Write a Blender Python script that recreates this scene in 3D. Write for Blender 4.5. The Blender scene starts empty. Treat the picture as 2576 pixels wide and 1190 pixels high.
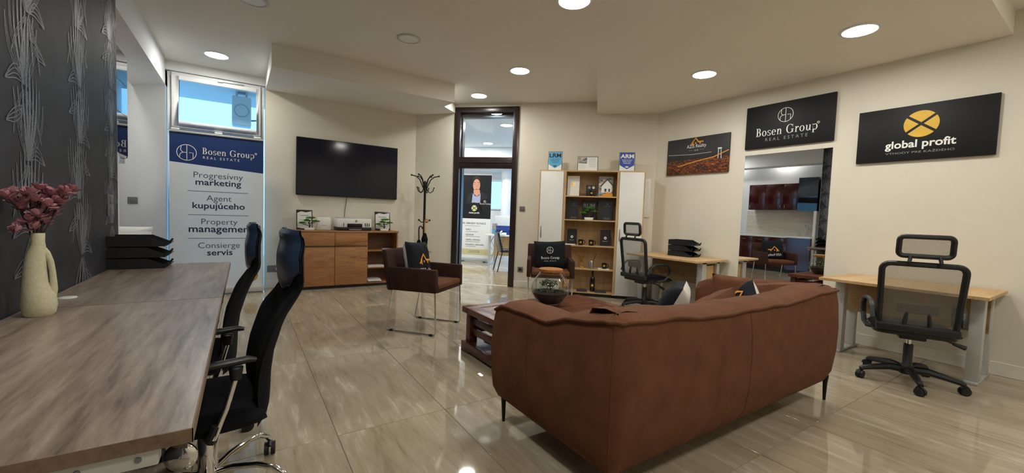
import bpy, bmesh, math, random
from mathutils import Vector, Matrix
PI = math.pi
S = bpy.context.scene
COL = S.collection

# ---------------------------------------------------------------- camera
W, H, FPX = 2576, 1190, 1033.514
YAW, PIT, ROL, CAMZ = 0.58048806, 0.05082158, 0.03649559, 1.22
fw = Vector((math.sin(YAW)*math.cos(PIT), math.cos(YAW)*math.cos(PIT), -math.sin(PIT)))
_r = Vector((math.cos(YAW), -math.sin(YAW), 0)); _u = _r.cross(fw)
RT = _r*math.cos(ROL) + _u*math.sin(ROL)
UP = _u*math.cos(ROL) - _r*math.sin(ROL)
cam_data = bpy.data.cameras.new('camera'); cam = bpy.data.objects.new('camera', cam_data); COL.objects.link(cam)
cam_data.sensor_fit = 'HORIZONTAL'; cam_data.sensor_width = 36; cam_data.lens = FPX/W*36; cam_data.clip_start = .02
m = Matrix((RT, UP, -fw)).transposed().to_4x4(); m.translation = (0, 0, CAMZ); cam.matrix_world = m
S.camera = cam

# ---------------------------------------------------------------- sky, exposure
wd = bpy.data.worlds.new('sky'); S.world = wd; wd.use_nodes = True
bg = wd.node_tree.nodes['Background']; bg.inputs[0].default_value = (.24, .60, 1.0, 1); bg.inputs[1].default_value = 2.7
S.view_settings.view_transform = 'Standard'; S.view_settings.look = 'None'; S.view_settings.gamma = 1
S.view_settings.use_curve_mapping = False; S.view_settings.exposure = 0.15
LAMP = 115.0      # radiance of the ceiling lamps' diffusers

# ---------------------------------------------------------------- pixel -> place
def ray(x, y): return fw + RT*((x-W/2)/FPX) - UP*((y-H/2)/FPX)
CP = Vector((0, 0, CAMZ))
def onZ(x, y, z=0): d = ray(x, y); return CP + d*((z-CAMZ)/d.z)
def onX(x, y, X): d = ray(x, y); return CP + d*(X/d.x)
def onY(x, y, Y): d = ray(x, y); return CP + d*(Y/d.y)
def onC(x, y, c): d = ray(x, y); return CP + d*(c/(d.x+d.y))     # planes X+Y = c
class Fr:                                                          # an upright frame: x right, y away, z up
    def __init__(s, o, rz=0): s.o = Vector(o); s.rz = rz; s.m = Matrix.Translation(s.o) @ Matrix.Rotation(rz, 4, 'Z'); s.i = s.m.inverted()
    def at(s, px, py, y=0):                                        # pixel -> (x, z) on the frame's plane y
        a = s.i @ CP; d = s.i.to_3x3() @ ray(px, py); p = a + d*((y-a.y)/d.y); return p.x, p.z
    def w(s, x, y, z): return s.m @ Vector((x, y, z))

# ---------------------------------------------------------------- mesh builder
class MB:
    def __init__(s): s.v = []; s.f = []
    def add(s, vs, fs, M=None):
        n = len(s.v)
        s.v += [tuple(M @ Vector(p)) if M else tuple(p) for p in vs]; s.f += [tuple(i+n for i in f) for f in fs]; return s
    def box(s, x0, y0, z0, x1, y1, z1, M=None):
        x0, x1 = min(x0, x1), max(x0, x1); y0, y1 = min(y0, y1), max(y0, y1); z0, z1 = min(z0, z1), max(z0, z1)
        return s.add([(x0,y0,z0),(x1,y0,z0),(x1,y1,z0),(x0,y1,z0),(x0,y0,z1),(x1,y0,z1),(x1,y1,z1),(x0,y1,z1)],
                     [(0,3,2,1),(4,5,6,7),(0,1,5,4),(1,2,6,5),(2,3,7,6),(3,0,4,7)], M)
    def prism(s, pts, a, b, ax='z', M=None):                        # polygon extruded along an axis
        k = len(pts)
        mk = {'z': lambda p, t: (p[0], p[1], t), 'y': lambda p, t: (p[0], t, p[1]), 'x': lambda p, t: (t, p[0], p[1])}[ax]
        return s.add([mk(p, a) for p in pts]+[mk(p, b) for p in pts],
                     [tuple(range(k))[::-1], tuple(range(k, 2*k))]+[(i, (i+1) % k, k+(i+1) % k, k+i) for i in range(k)], M)
    def cyl(s, p0, p1, r0, r1=None, n=16, M=None): return s.tube([p0, p1], [r0, r0 if r1 is None else r1], n, M=M)
    def tube(s, pts, r, n=10, closed=False, M=None, flat=1.0):
        pts = [Vector(p) for p in pts]; k = len(pts); rs = r if isinstance(r, (list, tuple)) else [r]*k
        T = []
        for i in range(k):
            a = pts[(i-1) % k] if closed or i > 0 else pts[i]; b = pts[(i+1) % k] if closed or i < k-1 else pts[i]
            T.append((b-a).normalized())
        up = Vector((0, 0, 1)) if abs(T[0].z) < .9 else Vector((1, 0, 0))
        nrm = (up - T[0]*up.dot(T[0])).normalized(); vs = []
        for i in range(k):
            nrm = (nrm - T[i]*nrm.dot(T[i])).normalized(); bn = T[i].cross(nrm)
            for j in range(n):
                a = 2*PI*j/n; vs.append(pts[i] + nrm*(math.cos(a)*rs[i]*flat) + bn*(math.sin(a)*rs[i]))
        fs = []
        for i in range(k if closed else k-1):
            for j in range(n): fs.append((i*n+j, i*n+(j+1) % n, ((i+1) % k)*n+(j+1) % n, ((i+1) % k)*n+j))
        if not closed: fs += [tuple(range(n))[::-1], tuple((k-1)*n+j for j in range(n))]
        return s.add(vs, fs, M)
    def lathe(s, prof, n=24, c=(0, 0), M=None, sx=1, sy=1):
        vs = []; fs = []; k = len(prof)
        for r, z in prof:
            for j in range(n): a = 2*PI*j/n; vs.append((c[0]+r*sx*math.cos(a), c[1]+r*sy*math.sin(a), z))
        for i in range(k-1):
            for j in range(n): fs.append((i*n+j, i*n+(j+1) % n, (i+1)*n+(j+1) % n, (i+1)*n+j))
        if prof[0][0] > 1e-4: fs.append(tuple(range(n))[::-1])
        if prof[-1][0] > 1e-4: fs.append(tuple((k-1)*n+j for j in range(n)))
        return s.add(vs, fs, M)
    def grid(s, fn, nu, nv, M=None, wrapu=False):
        vs = [fn(i/nu, j/nv) for j in range(nv+1) for i in range(nu+1)]
        fs = [(j*(nu+1)+i, j*(nu+1)+i+1, (j+1)*(nu+1)+i+1, (j+1)*(nu+1)+i) for j in range(nv) for i in range(nu)]
        return s.add(vs, fs, M)
    def sphere(s, c, r, n=12, M=None, sz=1):
        k = n//2
        return s.lathe([(max(r*math.sin(PI*i/k), 1e-5), c[2]-r*sz*math.cos(PI*i/k)) for i in range(k+1)], n, (c[0], c[1]), M)
    def build(s, name, mat, parent=None, smooth=False, bevel=0, seg=2):
        me = bpy.data.meshes.new(name); me.from_pydata(s.v, [], s.f)
        bm = bmesh.new(); bm.from_mesh(me)
        bmesh.ops.remove_doubles(bm, verts=bm.verts, dist=1e-5)
        if bevel:
            es = [e for e in bm.edges if len(e.link_faces) == 2 and e.calc_face_angle(0) > .5]
            bmesh.ops.bevel(bm, geom=es, offset=bevel, segments=seg, affect='EDGES', profile=.5, clamp_overlap=True)
        bmesh.ops.recalc_face_normals(bm, faces=bm.faces)
        bm.to_mesh(me); bm.free()
        if smooth or bevel:
            me.polygons.foreach_set('use_smooth', [True]*len(me.polygons)); me.set_sharp_from_angle(angle=math.radians(40))
        if mat: me.materials.append(MT[mat])
        o = bpy.data.objects.new(name, me); COL.objects.link(o)
        if parent: o.parent = parent
        return o
def thing(name, label, cat, loc=(0, 0, 0), rz=0, group=None):
    o = bpy.data.objects.new(name, None); COL.objects.link(o); o.empty_display_size = .1
    o.location = loc; o.rotation_euler = (0, 0, rz); return tag(o, label, cat, group)
def tag(o, label, cat, group=None):
    o['label'] = label; o['category'] = cat
    if group: o['group'] = group
    return o
def struct(o): o['kind'] = 'structure'; return o
def dup(root, loc, rz, label=None, group=None):
    def cp(o, par):
        c = o.copy(); COL.objects.link(c)
        if par: c.parent = par
        for ch in o.children: cp(ch, c)
        return c
    r = cp(root, None); r.location = loc; r.rotation_euler = (0, 0, rz)
    if label: r['label'] = label
    if group: r['group'] = group
    return r
def bx(name, mat, parent, x0, y0, z0, x1, y1, z1, bevel=0): return MB().box(x0, y0, z0, x1, y1, z1).build(name, mat, parent, bevel=bevel)

# ---------------------------------------------------------------- materials
MT = {}
def lin(h):
    h = h.lstrip('#'); c = [int(h[i:i+2], 16)/255 for i in (0, 2, 4)]
    return tuple(x/12.92 if x <= .04045 else ((x+.055)/1.055)**2.4 for x in c)+(1,)
def new(name):
    mt = bpy.data.materials.new(name); mt.use_nodes = True; MT[name] = mt
    nt = mt.node_tree; return mt, nt, nt.nodes['Principled BSDF']
def N(nt, typ, **kw):
    n = nt.nodes.new(typ)
    for k, v in kw.items():
        if k in n.inputs: n.inputs[k].default_value = v
        else: setattr(n, k, v)
    return n
def coords(nt, scale=(1, 1, 1), rnd=False, rot=(0, 0, 0)):
    tc = N(nt, 'ShaderNodeTexCoord'); mp = N(nt, 'ShaderNodeMapping'); mp.inputs['Scale'].default_value = scale; mp.inputs['Rotation'].default_value = rot
    nt.links.new(tc.outputs['Object'], mp.inputs[0])
    if rnd:
        oi = N(nt, 'ShaderNodeObjectInfo'); mu = N(nt, 'ShaderNodeMath', operation='MULTIPLY'); mu.inputs[1].default_value = 37
        nt.links.new(oi.outputs['Random'], mu.inputs[0]); cb = N(nt, 'ShaderNodeCombineXYZ')
        for i in range(3): nt.links.new(mu.outputs[0], cb.inputs[i])
        nt.links.new(cb.outputs[0], mp.inputs['Location'])
    return mp.outputs[0]
def ramp(nt, fac, stops):
    r = N(nt, 'ShaderNodeValToRGB'); e = r.color_ramp.elements
    while len(e) < len(stops): e.new(.5)
    for i, (p, c) in enumerate(stops): e[i].position = p; e[i].color = c
    nt.links.new(fac, r.inputs[0]); return r.outputs[0]
def bump(nt, b, fac, st, dist=.002):
    n = N(nt, 'ShaderNodeBump', Strength=st, Distance=dist); nt.links.new(fac, n.inputs['Height']); nt.links.new(n.outputs[0], b.inputs['Normal'])
def plain(name, col, rough=.5, metal=0, var=.12, vs=6, bmp=0, bs=200, spec=.5, coat=0):
    mt, nt, b = new(name); c = lin(col)
    b.inputs['Roughness'].default_value = rough; b.inputs['Metallic'].default_value = metal; b.inputs['Specular IOR Level'].default_value = spec
    if coat: b.inputs['Coat Weight'].default_value = coat
    v = coords(nt); n = N(nt, 'ShaderNodeTexNoise', Scale=vs, Detail=4.0); nt.links.new(v, n.inputs['Vector'])
    d = tuple(x*(1-var) for x in c[:3])+(1,); l = tuple(min(1, x*(1+var)) for x in c[:3])+(1,)
    nt.links.new(ramp(nt, n.outputs[0], [(.3, d), (.7, l)]), b.inputs['Base Color'])
    if bmp:
        n2 = N(nt, 'ShaderNodeTexNoise', Scale=bs, Detail=2.0); nt.links.new(v, n2.inputs['Vector']); bump(nt, b, n2.outputs[0], bmp)
    return mt
def wood(name, c1, c2, c3, scale, rough=.45, knots=.0, fine=1.0):
    mt, nt, b = new(name); b.inputs['Roughness'].default_value = rough
    v = coords(nt, scale, True)
    n1 = N(nt, 'ShaderNodeTexNoise', Scale=1.3, Detail=6.0, Roughness=.6, Distortion=.8); nt.links.new(v, n1.inputs['Vector'])
    n2 = N(nt, 'ShaderNodeTexNoise', Scale=7.0*fine, Detail=5.0, Roughness=.7, Distortion=.3); nt.links.new(v, n2.inputs['Vector'])
    mx = N(nt, 'ShaderNodeMix', data_type='FLOAT'); mx.inputs[0].default_value = .45
    nt.links.new(n1.outputs[0], mx.inputs[2]); nt.links.new(n2.outputs[0], mx.inputs[3])
    nt.links.new(ramp(nt, mx.outputs[0], [(.32, lin(c3)), (.46, lin(c1)), (.62, lin(c2))]), b.inputs['Base Color'])
    bump(nt, b, n2.outputs[0], .12, .001); return mt
def emit(name, col, st):
    mt, nt, b = new(name); b.inputs['Base Color'].default_value = (.8, .8, .8, 1)
    b.inputs['Emission Color'].default_value = col; b.inputs['Emission Strength'].default_value = st
def glass(name, tint=(1, 1, 1, 1), ior=1.45, refl=1.0):
    mt = bpy.data.materials.new(name); mt.use_nodes = True; MT[name] = mt; nt = mt.node_tree; nt.nodes.clear()
    o = N(nt, 'ShaderNodeOutputMaterial'); mx = N(nt, 'ShaderNodeMixShader'); t = N(nt, 'ShaderNodeBsdfTransparent'); t.inputs[0].default_value = tint
    g = N(nt, 'ShaderNodeBsdfGlossy', Roughness=.01); f = N(nt, 'ShaderNodeLayerWeight', Blend=.5); pw = N(nt, 'ShaderNodeMath', operation='POWER'); pw.inputs[1].default_value = 4.0; r0 = ((ior-1)/(ior+1))**2
    ma = N(nt, 'ShaderNodeMath', operation='MULTIPLY_ADD'); ma.inputs[1].default_value = .85; ma.inputs[2].default_value = r0*refl
    nt.links.new(f.outputs['Facing'], pw.inputs[0]); nt.links.new(pw.outputs[0], ma.inputs[0]); nt.links.new(ma.outputs[0], mx.inputs[0]); nt.links.new(t.outputs[0], mx.inputs[1]); nt.links.new(g.outputs[0], mx.inputs[2]); nt.links.new(mx.outputs[0], o.inputs[0])
def meshfab(name, col, op):                                           # see-through mesh fabric
    mt, nt, b = new(name); b.inputs['Base Color'].default_value = lin(col); b.inputs['Roughness'].default_value = .8
    v = coords(nt, (260, 260, 260)); n = N(nt, 'ShaderNodeTexChecker', Scale=1.0); nt.links.new(v, n.inputs['Vector'])
    r = N(nt, 'ShaderNodeMapRange'); r.inputs['To Min'].default_value = op-.12; r.inputs['To Max'].default_value = op+.12
    nt.links.new(n.outputs['Fac'], r.inputs[0]); nt.links.new(r.outputs[0], b.inputs['Alpha'])
plain('wall', '#e2dccd', .85, var=.02, vs=2, bmp=.05, bs=300, spec=.2)
plain('white_wall', '#e4e5e6', .8, var=.02, vs=2, spec=.2)
plain('ceiling', '#ebe7dd', .9, var=.015, vs=1.5, spec=.15)
plain('baseboard', '#e8e3d6', .45, var=.02)
plain('grout', '#978c7a', .7)
plain('white_frame', '#eceef0', .35, var=.02)
plain('white_plastic', '#e9e9e6', .4, var=.02)
plain('white_paper', '#efefec', .8, var=.02)
plain('grey_plastic', '#6f6f6e', .45, var=.04)
plain('lightgrey_metal', '#c2c4c2', .45, .3, var=.03)
plain('black_plastic', '#16171a', .45, var=.1)
plain('black_gloss', '#0b0c10', .12, var=.1, coat=.5)
plain('black_fabric', '#0d0e13', .95, var=.25, vs=60, bmp=.3, bs=500, spec=.2)
plain('black_leather', '#1a1d24', .24, var=.15, vs=40, bmp=.15, bs=250)
plain('black_metal', '#121214', .4, .4, var=.1)
plain('black_print', '#17181a', .55, var=.04, spec=.3)
plain('black_card', '#1d1e22', .5, var=.06)
plain('navy_print', '#1e3560', .5, var=.03)
plain('text_navy', '#20294a', .6, var=.02); plain('text_grey', '#41465a', .6, var=.02)
plain('text_white', '#f2f2ee', .6, var=.01); plain('text_dim', '#9a9a9a', .6, var=.02); plain('text_black', '#1c1c20', .6, var=.02)
plain('gold', '#e3b53a', .5, var=.1); plain('gold_metal', '#d8ab45', .25, .9, var=.05); plain('orange_print', '#e79a2c', .6, var=.05)
plain('chrome', '#e8e8ea', .07, 1, var=.02)
plain('brushed', '#b9bbbc', .3, .9, var=.03)
plain('dark_frame', '#2a1f1f', .3, var=.12, vs=20)
plain('cork', '#a8703c', .9, var=.35, vs=45, bmp=.5, bs=120)
plain('soil', '#1d1712', .95, var=.5, vs=60, bmp=.8, bs=90)
plain('leaf', '#5c9c30', .5, var=.4, vs=30); plain('leaf_dark', '#3a5c30', .6, var=.4, vs=30); plain('trunk', '#3c2b20', .8, var=.3, vs=40)
plain('ceramic', '#ecece8', .25, var=.01)
plain('vase', '#c9c3a4', .85, var=.08, vs=90, bmp=.5, bs=320)
plain('petal', '#bb8691', .85, var=.3, vs=50); plain('twig', '#3a2a26', .8, var=.2)
plain('pad_blue_sheen', '#2c3d5a', .3, var=.12, vs=30, bmp=.1, bs=250)  # headrest leather; its blue sheen is painted into the colour
plain('silver_print', '#74777f', .5, .2, var=.55, vs=220); plain('wallpaper', '#303036', .62, var=.3, vs=5, bmp=.25, bs=420, spec=.35)
for nm_, c_ in (('banner_sheet', '#f0f0ee'), ('banner_navy', '#1f3f7c')):
    m_ = plain(nm_, c_, .6, var=.02); nt_ = m_.node_tree; pb = nt_.nodes['Principled BSDF']; tl = N(nt_, 'ShaderNodeBsdfTranslucent'); tl.inputs[0].default_value = lin(c_); mxs = N(nt_, 'ShaderNodeMixShader'); mxs.inputs[0].default_value = .3
    nt_.links.new(pb.outputs[0], mxs.inputs[1]); nt_.links.new(tl.outputs[0], mxs.inputs[2]); nt_.links.new(mxs.outputs[0], nt_.nodes['Material Output'].inputs[0])
plain('sky_blue_print', '#4fa9d8', .5, var=.04); plain('blue_print', '#2a4aa8', .5, var=.05)
plain('red_gloss', '#3d1014', .16, var=.1, coat=.2)
plain('umbrella_wood', '#b9813f', .4, var=.2, vs=30)
plain('blue_plastic', '#24418f', .35, var=.05); plain('grey_shell', '#3b4049', .5, var=.08)
plain('skin', '#d79a80', .7, var=.08, vs=40); plain('hair', '#3a2b24', .8, var=.2, vs=60); plain('shirt', '#a9adcb', .8, var=.08); plain('suit', '#26262c', .8, var=.1)
plain('lips', '#a85a55', .7); plain('beige_print', '#d7cf9b', .6, var=.03); plain('pavement', '#b9bcc0', .9)
plain('string', '#b99b6b', .9); plain('tagcard', '#c99a55', .8, var=.1); plain('green_fluo', '#7ab55a', .6)
plain('fabric_brown', '#68412b', .85, var=.17, vs=9, bmp=.25, bs=130, spec=.25)
plain('fabric_dark', '#3a231b', .8, var=.25, vs=9, bmp=.25, bs=150, spec=.25)
plain('white_cloth', '#e9e6df', .9, var=.04, bmp=.3, bs=60, spec=.2); plain('black_cloth', '#1a1d22', .9, var=.12, vs=12, bmp=.3, bs=60, spec=.2)
wood('desk_grey_oak', '#86766a', '#ab9c8e', '#473a30', (6, .6, 6), .3)
wood('desk_edge', '#75604d', '#887260', '#4b3a2c', (5, .7, 5), .5)
wood('light_oak', '#c3a173', '#d0b185', '#a58258', (.8, 6, 6), .5)
wood('light_oak_v', '#c3a173', '#d0b185', '#a58258', (6, 6, .8), .5)
wood('shaded_oak', '#8f7350', '#a0845e', '#6a5236', (6, .9, 7), .55)  # light oak darkened: shade under the desktop put into the colour
wood('wild_oak', '#9c6b42', '#b3814f', '#5e3a20', (.9, 5, 7), .5)
wood('wild_oak_dark', '#6a4730', '#7d583c', '#3d2618', (.9, 5, 7), .55)
wood('mahogany', '#4a241c', '#5c3024', '#2e1512', (1, 6, 6), .35)
wood('mahogany_top', '#5e3222', '#713f2b', '#40201a', (1, 6, 6), .32)
wood('splash_oak', '#cdc3b2', '#ddd5c8', '#b5a893', (5, .6, 7), .5)
emit('lamp_on', (1, .98, .90, 1), LAMP); emit('lamp_strip', (.95, .97, 1, 1), 6)
glass('glass', (.97, .99, 1, 1)); glass('pane', (.93, .97, 1, 1)); glass('clear', (.98, .985, .98, 1), 1.5)
meshfab('mesh_grey', '#77746a', .55); meshfab('mesh_dark', '#2c2e2f', .62)
mt, nt, b = new('mirror'); b.inputs['Base Color'].default_value = (.88, .89, .88, 1); b.inputs['Metallic'].default_value = 1; b.inputs['Roughness'].default_value = .0
mt, nt, b = new('black_mirror'); b.inputs['Base Color'].default_value = (.01, .01, .012, 1); b.inputs['Roughness'].default_value = .015; b.inputs['Specular IOR Level'].default_value = .5
mt, nt, b = new('tv_screen'); b.inputs['Base Color'].default_value = (.004, .006, .017, 1); b.inputs['Roughness'].default_value = .1; b.inputs['Specular IOR Level'].default_value = .35
# polished stone tile: long soft veins along Y, each tile its own
mt, nt, b = new('tile'); b.inputs['Roughness'].default_value = .045; b.inputs['Specular IOR Level'].default_value = .62
v = coords(nt, (2.6, .55, 1), True, (0, 0, .22))
n1 = N(nt, 'ShaderNodeTexNoise', Scale=2.2, Detail=8.0, Roughness=.62, Distortion=1.1); nt.links.new(v, n1.inputs['Vector'])
v2 = coords(nt, (7, .8, 1), True, (0, 0, .22)); n2 = N(nt, 'ShaderNodeTexNoise', Scale=3.0, Detail=7.0, Roughness=.7, Distortion=.6); nt.links.new(v2, n2.inputs['Vector'])
mx = N(nt, 'ShaderNodeMix', data_type='FLOAT'); mx.inputs[0].default_value = .5; nt.links.new(n1.outputs[0], mx.inputs[2]); nt.links.new(n2.outputs[0], mx.inputs[3])
nt.links.new(ramp(nt, mx.outputs[0], [(.35, lin('#8f806b')), (.45, lin('#a59781')), (.55, lin('#afa28d')), (.65, lin('#cabfac'))]), b.inputs['Base Color'])
# night city photograph printed on the first canvas
mt, nt, b = new('city_print'); b.inputs['Roughness'].default_value = .5
v = coords(nt, (7, 1, 26)); n1 = N(nt, 'ShaderNodeTexNoise', Scale=2.2, Detail=8.0, Roughness=.75, Distortion=1.5); nt.links.new(v, n1.inputs['Vector'])
tc = N(nt, 'ShaderNodeTexCoord'); sp = N(nt, 'ShaderNodeSeparateXYZ'); nt.links.new(tc.outputs['Object'], sp.inputs[0])
zr = N(nt, 'ShaderNodeMapRange'); zr.inputs['From Min'].default_value = .06; zr.inputs['From Max'].default_value = -.06; nt.links.new(sp.outputs['Z'], zr.inputs[0])
mu = N(nt, 'ShaderNodeMath', operation='MULTIPLY'); nt.links.new(n1.outputs[0], mu.inputs[0]); nt.links.new(zr.outputs[0], mu.inputs[1])
nt.links.new(ramp(nt, mu.outputs[0], [(0, lin('#26272b')), (.48, lin('#241c19')), (.56, lin('#9c4e1c')), (.66, lin('#f09a40')), (.8, lin('#ffd9a0'))]), b.inputs['Base Color'])
# a page with a printed picture (leaflets, covers)
mt, nt, b = new('photo_page'); b.inputs['Roughness'].default_value = .5
v = coords(nt, (9, 9, 14)); n1 = N(nt, 'ShaderNodeTexNoise', Scale=1.6, Detail=3.0); nt.links.new(v, n1.inputs['Vector'])
nt.links.new(ramp(nt, n1.outputs[0], [(.35, lin('#4a4d55')), (.5, lin('#9aa0a8')), (.6, lin('#c9a273')), (.7, lin('#e6e2da'))]), b.inputs['Base Color'])
# ---------------------------------------------------------------- the room shell (metres, camera above the origin)
XR, YW, CC, XW, XK, ZL, ZU = 5.44, 7.12, 9.68, -.80, -1.45, 2.90, 3.10
FC = Fr((CC-YW, YW, 0), -PI/4)                                         # diagonal wall: x along it, y into it
FR = Fr((XR, 0, 0), -PI/2)                                             # right wall
FT = Fr((0, YW, 0), 0)                                                 # television wall
floor = struct(MB().box(-1.7, -1.7, -.1, 9.5, 12, -.004).build('floor', 'grout'))
random.seed(4)
tile0 = None
for i in range(-4, 15):
    for j in range(-4, 8):
        x = .43+.625*i; y = 2.30+1.27*j; c = Vector((x+.31, y+.63, 0)); l = FC.i @ c
        if not ((-1.9 < c.x < 5.75 and -2 < c.y < 7.6 and l.y < .6) or (-2.2 < l.x < 3.2 and -.5 < l.y < 5.9)): continue
        if tile0 is None:
            tile0 = MB().box(.0014, .0014, -.012, .6236, 1.2686, 0).build('tile', 'tile', floor, bevel=.0012, seg=1); t = tile0
        else: t = tile0.copy(); COL.objects.link(t); t.parent = floor
        t.location = (x, y, 0)
wl = struct(MB().box(-1.0, -1.7, 0, XW, 4.28, ZU).box(-1.65, 4.14, 0, -1.0, 4.28, ZU).build('wall_left', 'wallpaper'))
bx('wall_end', 'white_wall', wl, XK, 4.279, 0, XW, 4.284, ZU)
struct(MB().box(XK-.2, 4.28, 0, XK, 7.75, ZU).build('wall_kitchen', 'white_wall'))
struct(MB().prism([(-.86, YW), (-.86, YW+.28), (XK-.1, YW+.87), (XK-.1, YW+.69)], 0, ZU).build('wall_corner', 'white_wall'))
struct(MB().box(.27, YW, 0, 2.70, YW+.2, ZU).build('wall_far', 'wall'))
struct(MB().box(-.86, YW, 2.975, .27, YW+.2, ZU).build('wall_window', 'white_wall'))
DX0, DX1, DZ = .721, 1.857, 3.05
t = thing('wall_diagonal', '', '', FC.o, FC.rz); del t['label'], t['category']; struct(t)
MB().box(0, 0, 0, DX0, .2, ZU).build('wall_panel', 'wall', t); MB().box(DX1, 0, 0, 4.2, .2, ZU).build('wall_panel', 'wall', t)
MB().box(DX0, 0, DZ, DX1, .2, ZU).build('wall_panel', 'wall', t)
struct(MB().box(XR, -1.7, 0, XR+.2, 4.24, ZU).build('wall_right', 'wall'))
struct(MB().box(-1.0, -1.7, 0, XR+.2, -1.5, ZU).build('wall_back', 'wall'))
# ceilings: upper slab, dropped field, soffit over the television wall, beam by the kitchen
struct(MB().prism([(-1.65, -1.7), (XR+.2, -1.7), (XR+.2, 4.3), (2.7, 7.3), (-1.0, 7.3), (-1.65, 7.9)], ZU, ZU+.12).build('ceiling', 'ceiling'))
struct(MB().prism([(XW, .69), (XR, .69), (XR, CC-XR), (4.775, 4.905), (3.36, 3.49), (XW, 3.49)], ZL, ZU+.01).build('ceiling', 'ceiling'))
lo = [(.27, 5.58, 2.833), (2.571, 5.58, 2.836), (2.586, 5.968, 2.855), (3.07, 6.61, 2.955), (2.56, YW, 2.93), (.27, YW, 2.93)]
k = len(lo); mb = MB().add(lo+[(p[0], p[1], ZU+.01) for p in lo], [(0, 1, 2), (0, 2, 4, 5), (2, 3, 4), tuple(range(k, 2*k))]+[(i, (i+1) % k, k+(i+1) % k, k+i) for i in range(k)])
struct(mb.build('ceiling', 'ceiling'))
struct(MB().box(-1.25, 4.28, 2.775, -.86, 7.5, ZU+.01).build('trim_1', 'white_wall'))
# annex behind the doorway
A = thing('wall_annex', '', '', FC.o, FC.rz); del A['label'], A['category']; struct(A)
for q in [(-1.8, .2, 0, -1.6, 5.5, ZU), (2.6, .2, 0, 2.8, 2.0, ZU), (2.6, 4.6, 0, 2.8, 5.5, ZU), (2.6, 2.0, 2.5, 2.8, 4.6, ZU), (2.6, 2.0, 0, 2.8, 4.6, .15), (-1.8, 5.3, 0, -.1, 5.5, ZU), (.55, 5.3, 0, 1.0, 5.5, ZU), (2.5, 5.3, 0, 2.8, 5.5, ZU), (-.1, 5.3, 0, .55, 5.5, 1.35),
          (1.0, 5.3, 0, 2.5, 5.5, .15), (-.1, 5.3, 2.3, .55, 5.5, ZU), (1.0, 5.3, 2.3, 2.5, 5.5, ZU), (-1.8, .19, 0, -.05, .22, ZU), (-1.6, 4.3, 2.5, 2.6, 5.3, ZU)]:
    MB().box(*q).build('wall_panel', 'white_wall', A)
struct(MB().prism([tuple(FC.w(x, y, 0))[:2] for x, y in [(-1.8, .2), (2.8, .2), (2.8, 5.5), (-1.8, 5.5)]], ZU, ZU+.1).build('ceiling', 'white_wall'))
def window(name, fr, x0, x1, y, z0, z1, fw_=.07, mull=0):
    w = bpy.data.objects.new(name, None); COL.objects.link(w); w.location = fr.o; w.rotation_euler = (0, 0, fr.rz); struct(w)
    fr_ = MB().box(x0, y, z0, x0+fw_, y+.07, z1).box(x1-fw_, y, z0, x1, y+.07, z1).box(x0+fw_, y, z0, x1-fw_, y+.07, z0+fw_).box(x0+fw_, y, z1-fw_, x1-fw_, y+.07, z1)
    fr_.build('window_frame', 'white_frame', w, bevel=.006); bx('pane', 'pane', w, x0+fw_-.005, y+.03, z0+fw_-.005, x1-fw_+.005, y+.04, z1-fw_+.005)
    return w
window('window_2', FC, -.1, .55, 5.33, 1.35, 2.3); window('window_3', FC, 1.0, 2.5, 5.33, .15, 2.3)  # right-hand window enlarged to let in more daylight
window('window_added', Fr(FC.w(2.6, 0, 0), FC.rz+PI/2), 2.0, 4.6, -.12, .15, 2.5)  # unseen side window added to bring sky light into the annex
# street window above the glazed door, behind the roll-up banner
w1 = window('window_1', FT, -.845, .255, .03, 2.20, 2.965, .045)
s0 = FT.at(437, 190, .03); s1 = FT.at(655, 340, .03)
gl = [FT.at(449, 195, .02), FT.at(645, 331, .02)]
gx0, gz1, gx1, gz0 = gl[0][0], gl[0][1]-.03, gl[1][0], gl[1][1]+.02
MB().box(-.80, .0, 2.245, gx0, .06, 2.92).box(gx1, .0, 2.245, .21, .06, 2.92).box(gx0, .0, 2.245, gx1, .06, gz0).box(gx0, .0, gz1, gx1, .06, 2.92).build('sash', 'white_frame', w1, bevel=.008)
for x in (-.76, -.29, .17): MB().box(x-.045, -.012, 2.205, x+.045, .02, 2.228).build('hinge', 'white_plastic', w1, bevel=.004)
MB().box(-.30, -.02, 2.925, .0, .02, 2.945).box(-.30, -.03, 2.915, -.24, .0, 2.95).build('handle', 'lightgrey_metal', w1, bevel=.003)
d1 = window('door_1', FT, -.845, .255, .03, 0, 2.19, .09)
MB().box(-.755, .03, .09, .165, .1, .25).build('door_rail', 'white_frame', d1, bevel=.005)
# baseboards
def base(nm, a, b, h=.115, t=.014):
    a = Vector((*a, 0)); b = Vector((*b, 0)); d = (b-a); rz = math.atan2(d.y, d.x)
    o = MB().box(0, -t, 0, d.length, 0, h).build(nm, 'baseboard', None, bevel=.003, seg=1); o.location = a; o.rotation_euler = (0, 0, rz); struct(o)
base('baseboard_right', (XR, CC-XR), (XR, -1.5)); base('baseboard_far', (.27, YW), (CC-YW, YW))
base('baseboard_diagonal', FC.w(0, 0, 0)[:2], FC.w(DX0, 0, 0)[:2]); base('baseboard_diagonal', FC.w(DX1, 0, 0)[:2], FC.w(4.07, 0, 0)[:2])
base('baseboard_annex', FC.w(-1.6, 5.3, 0)[:2], FC.w(2.6, 5.3, 0)[:2])
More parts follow.
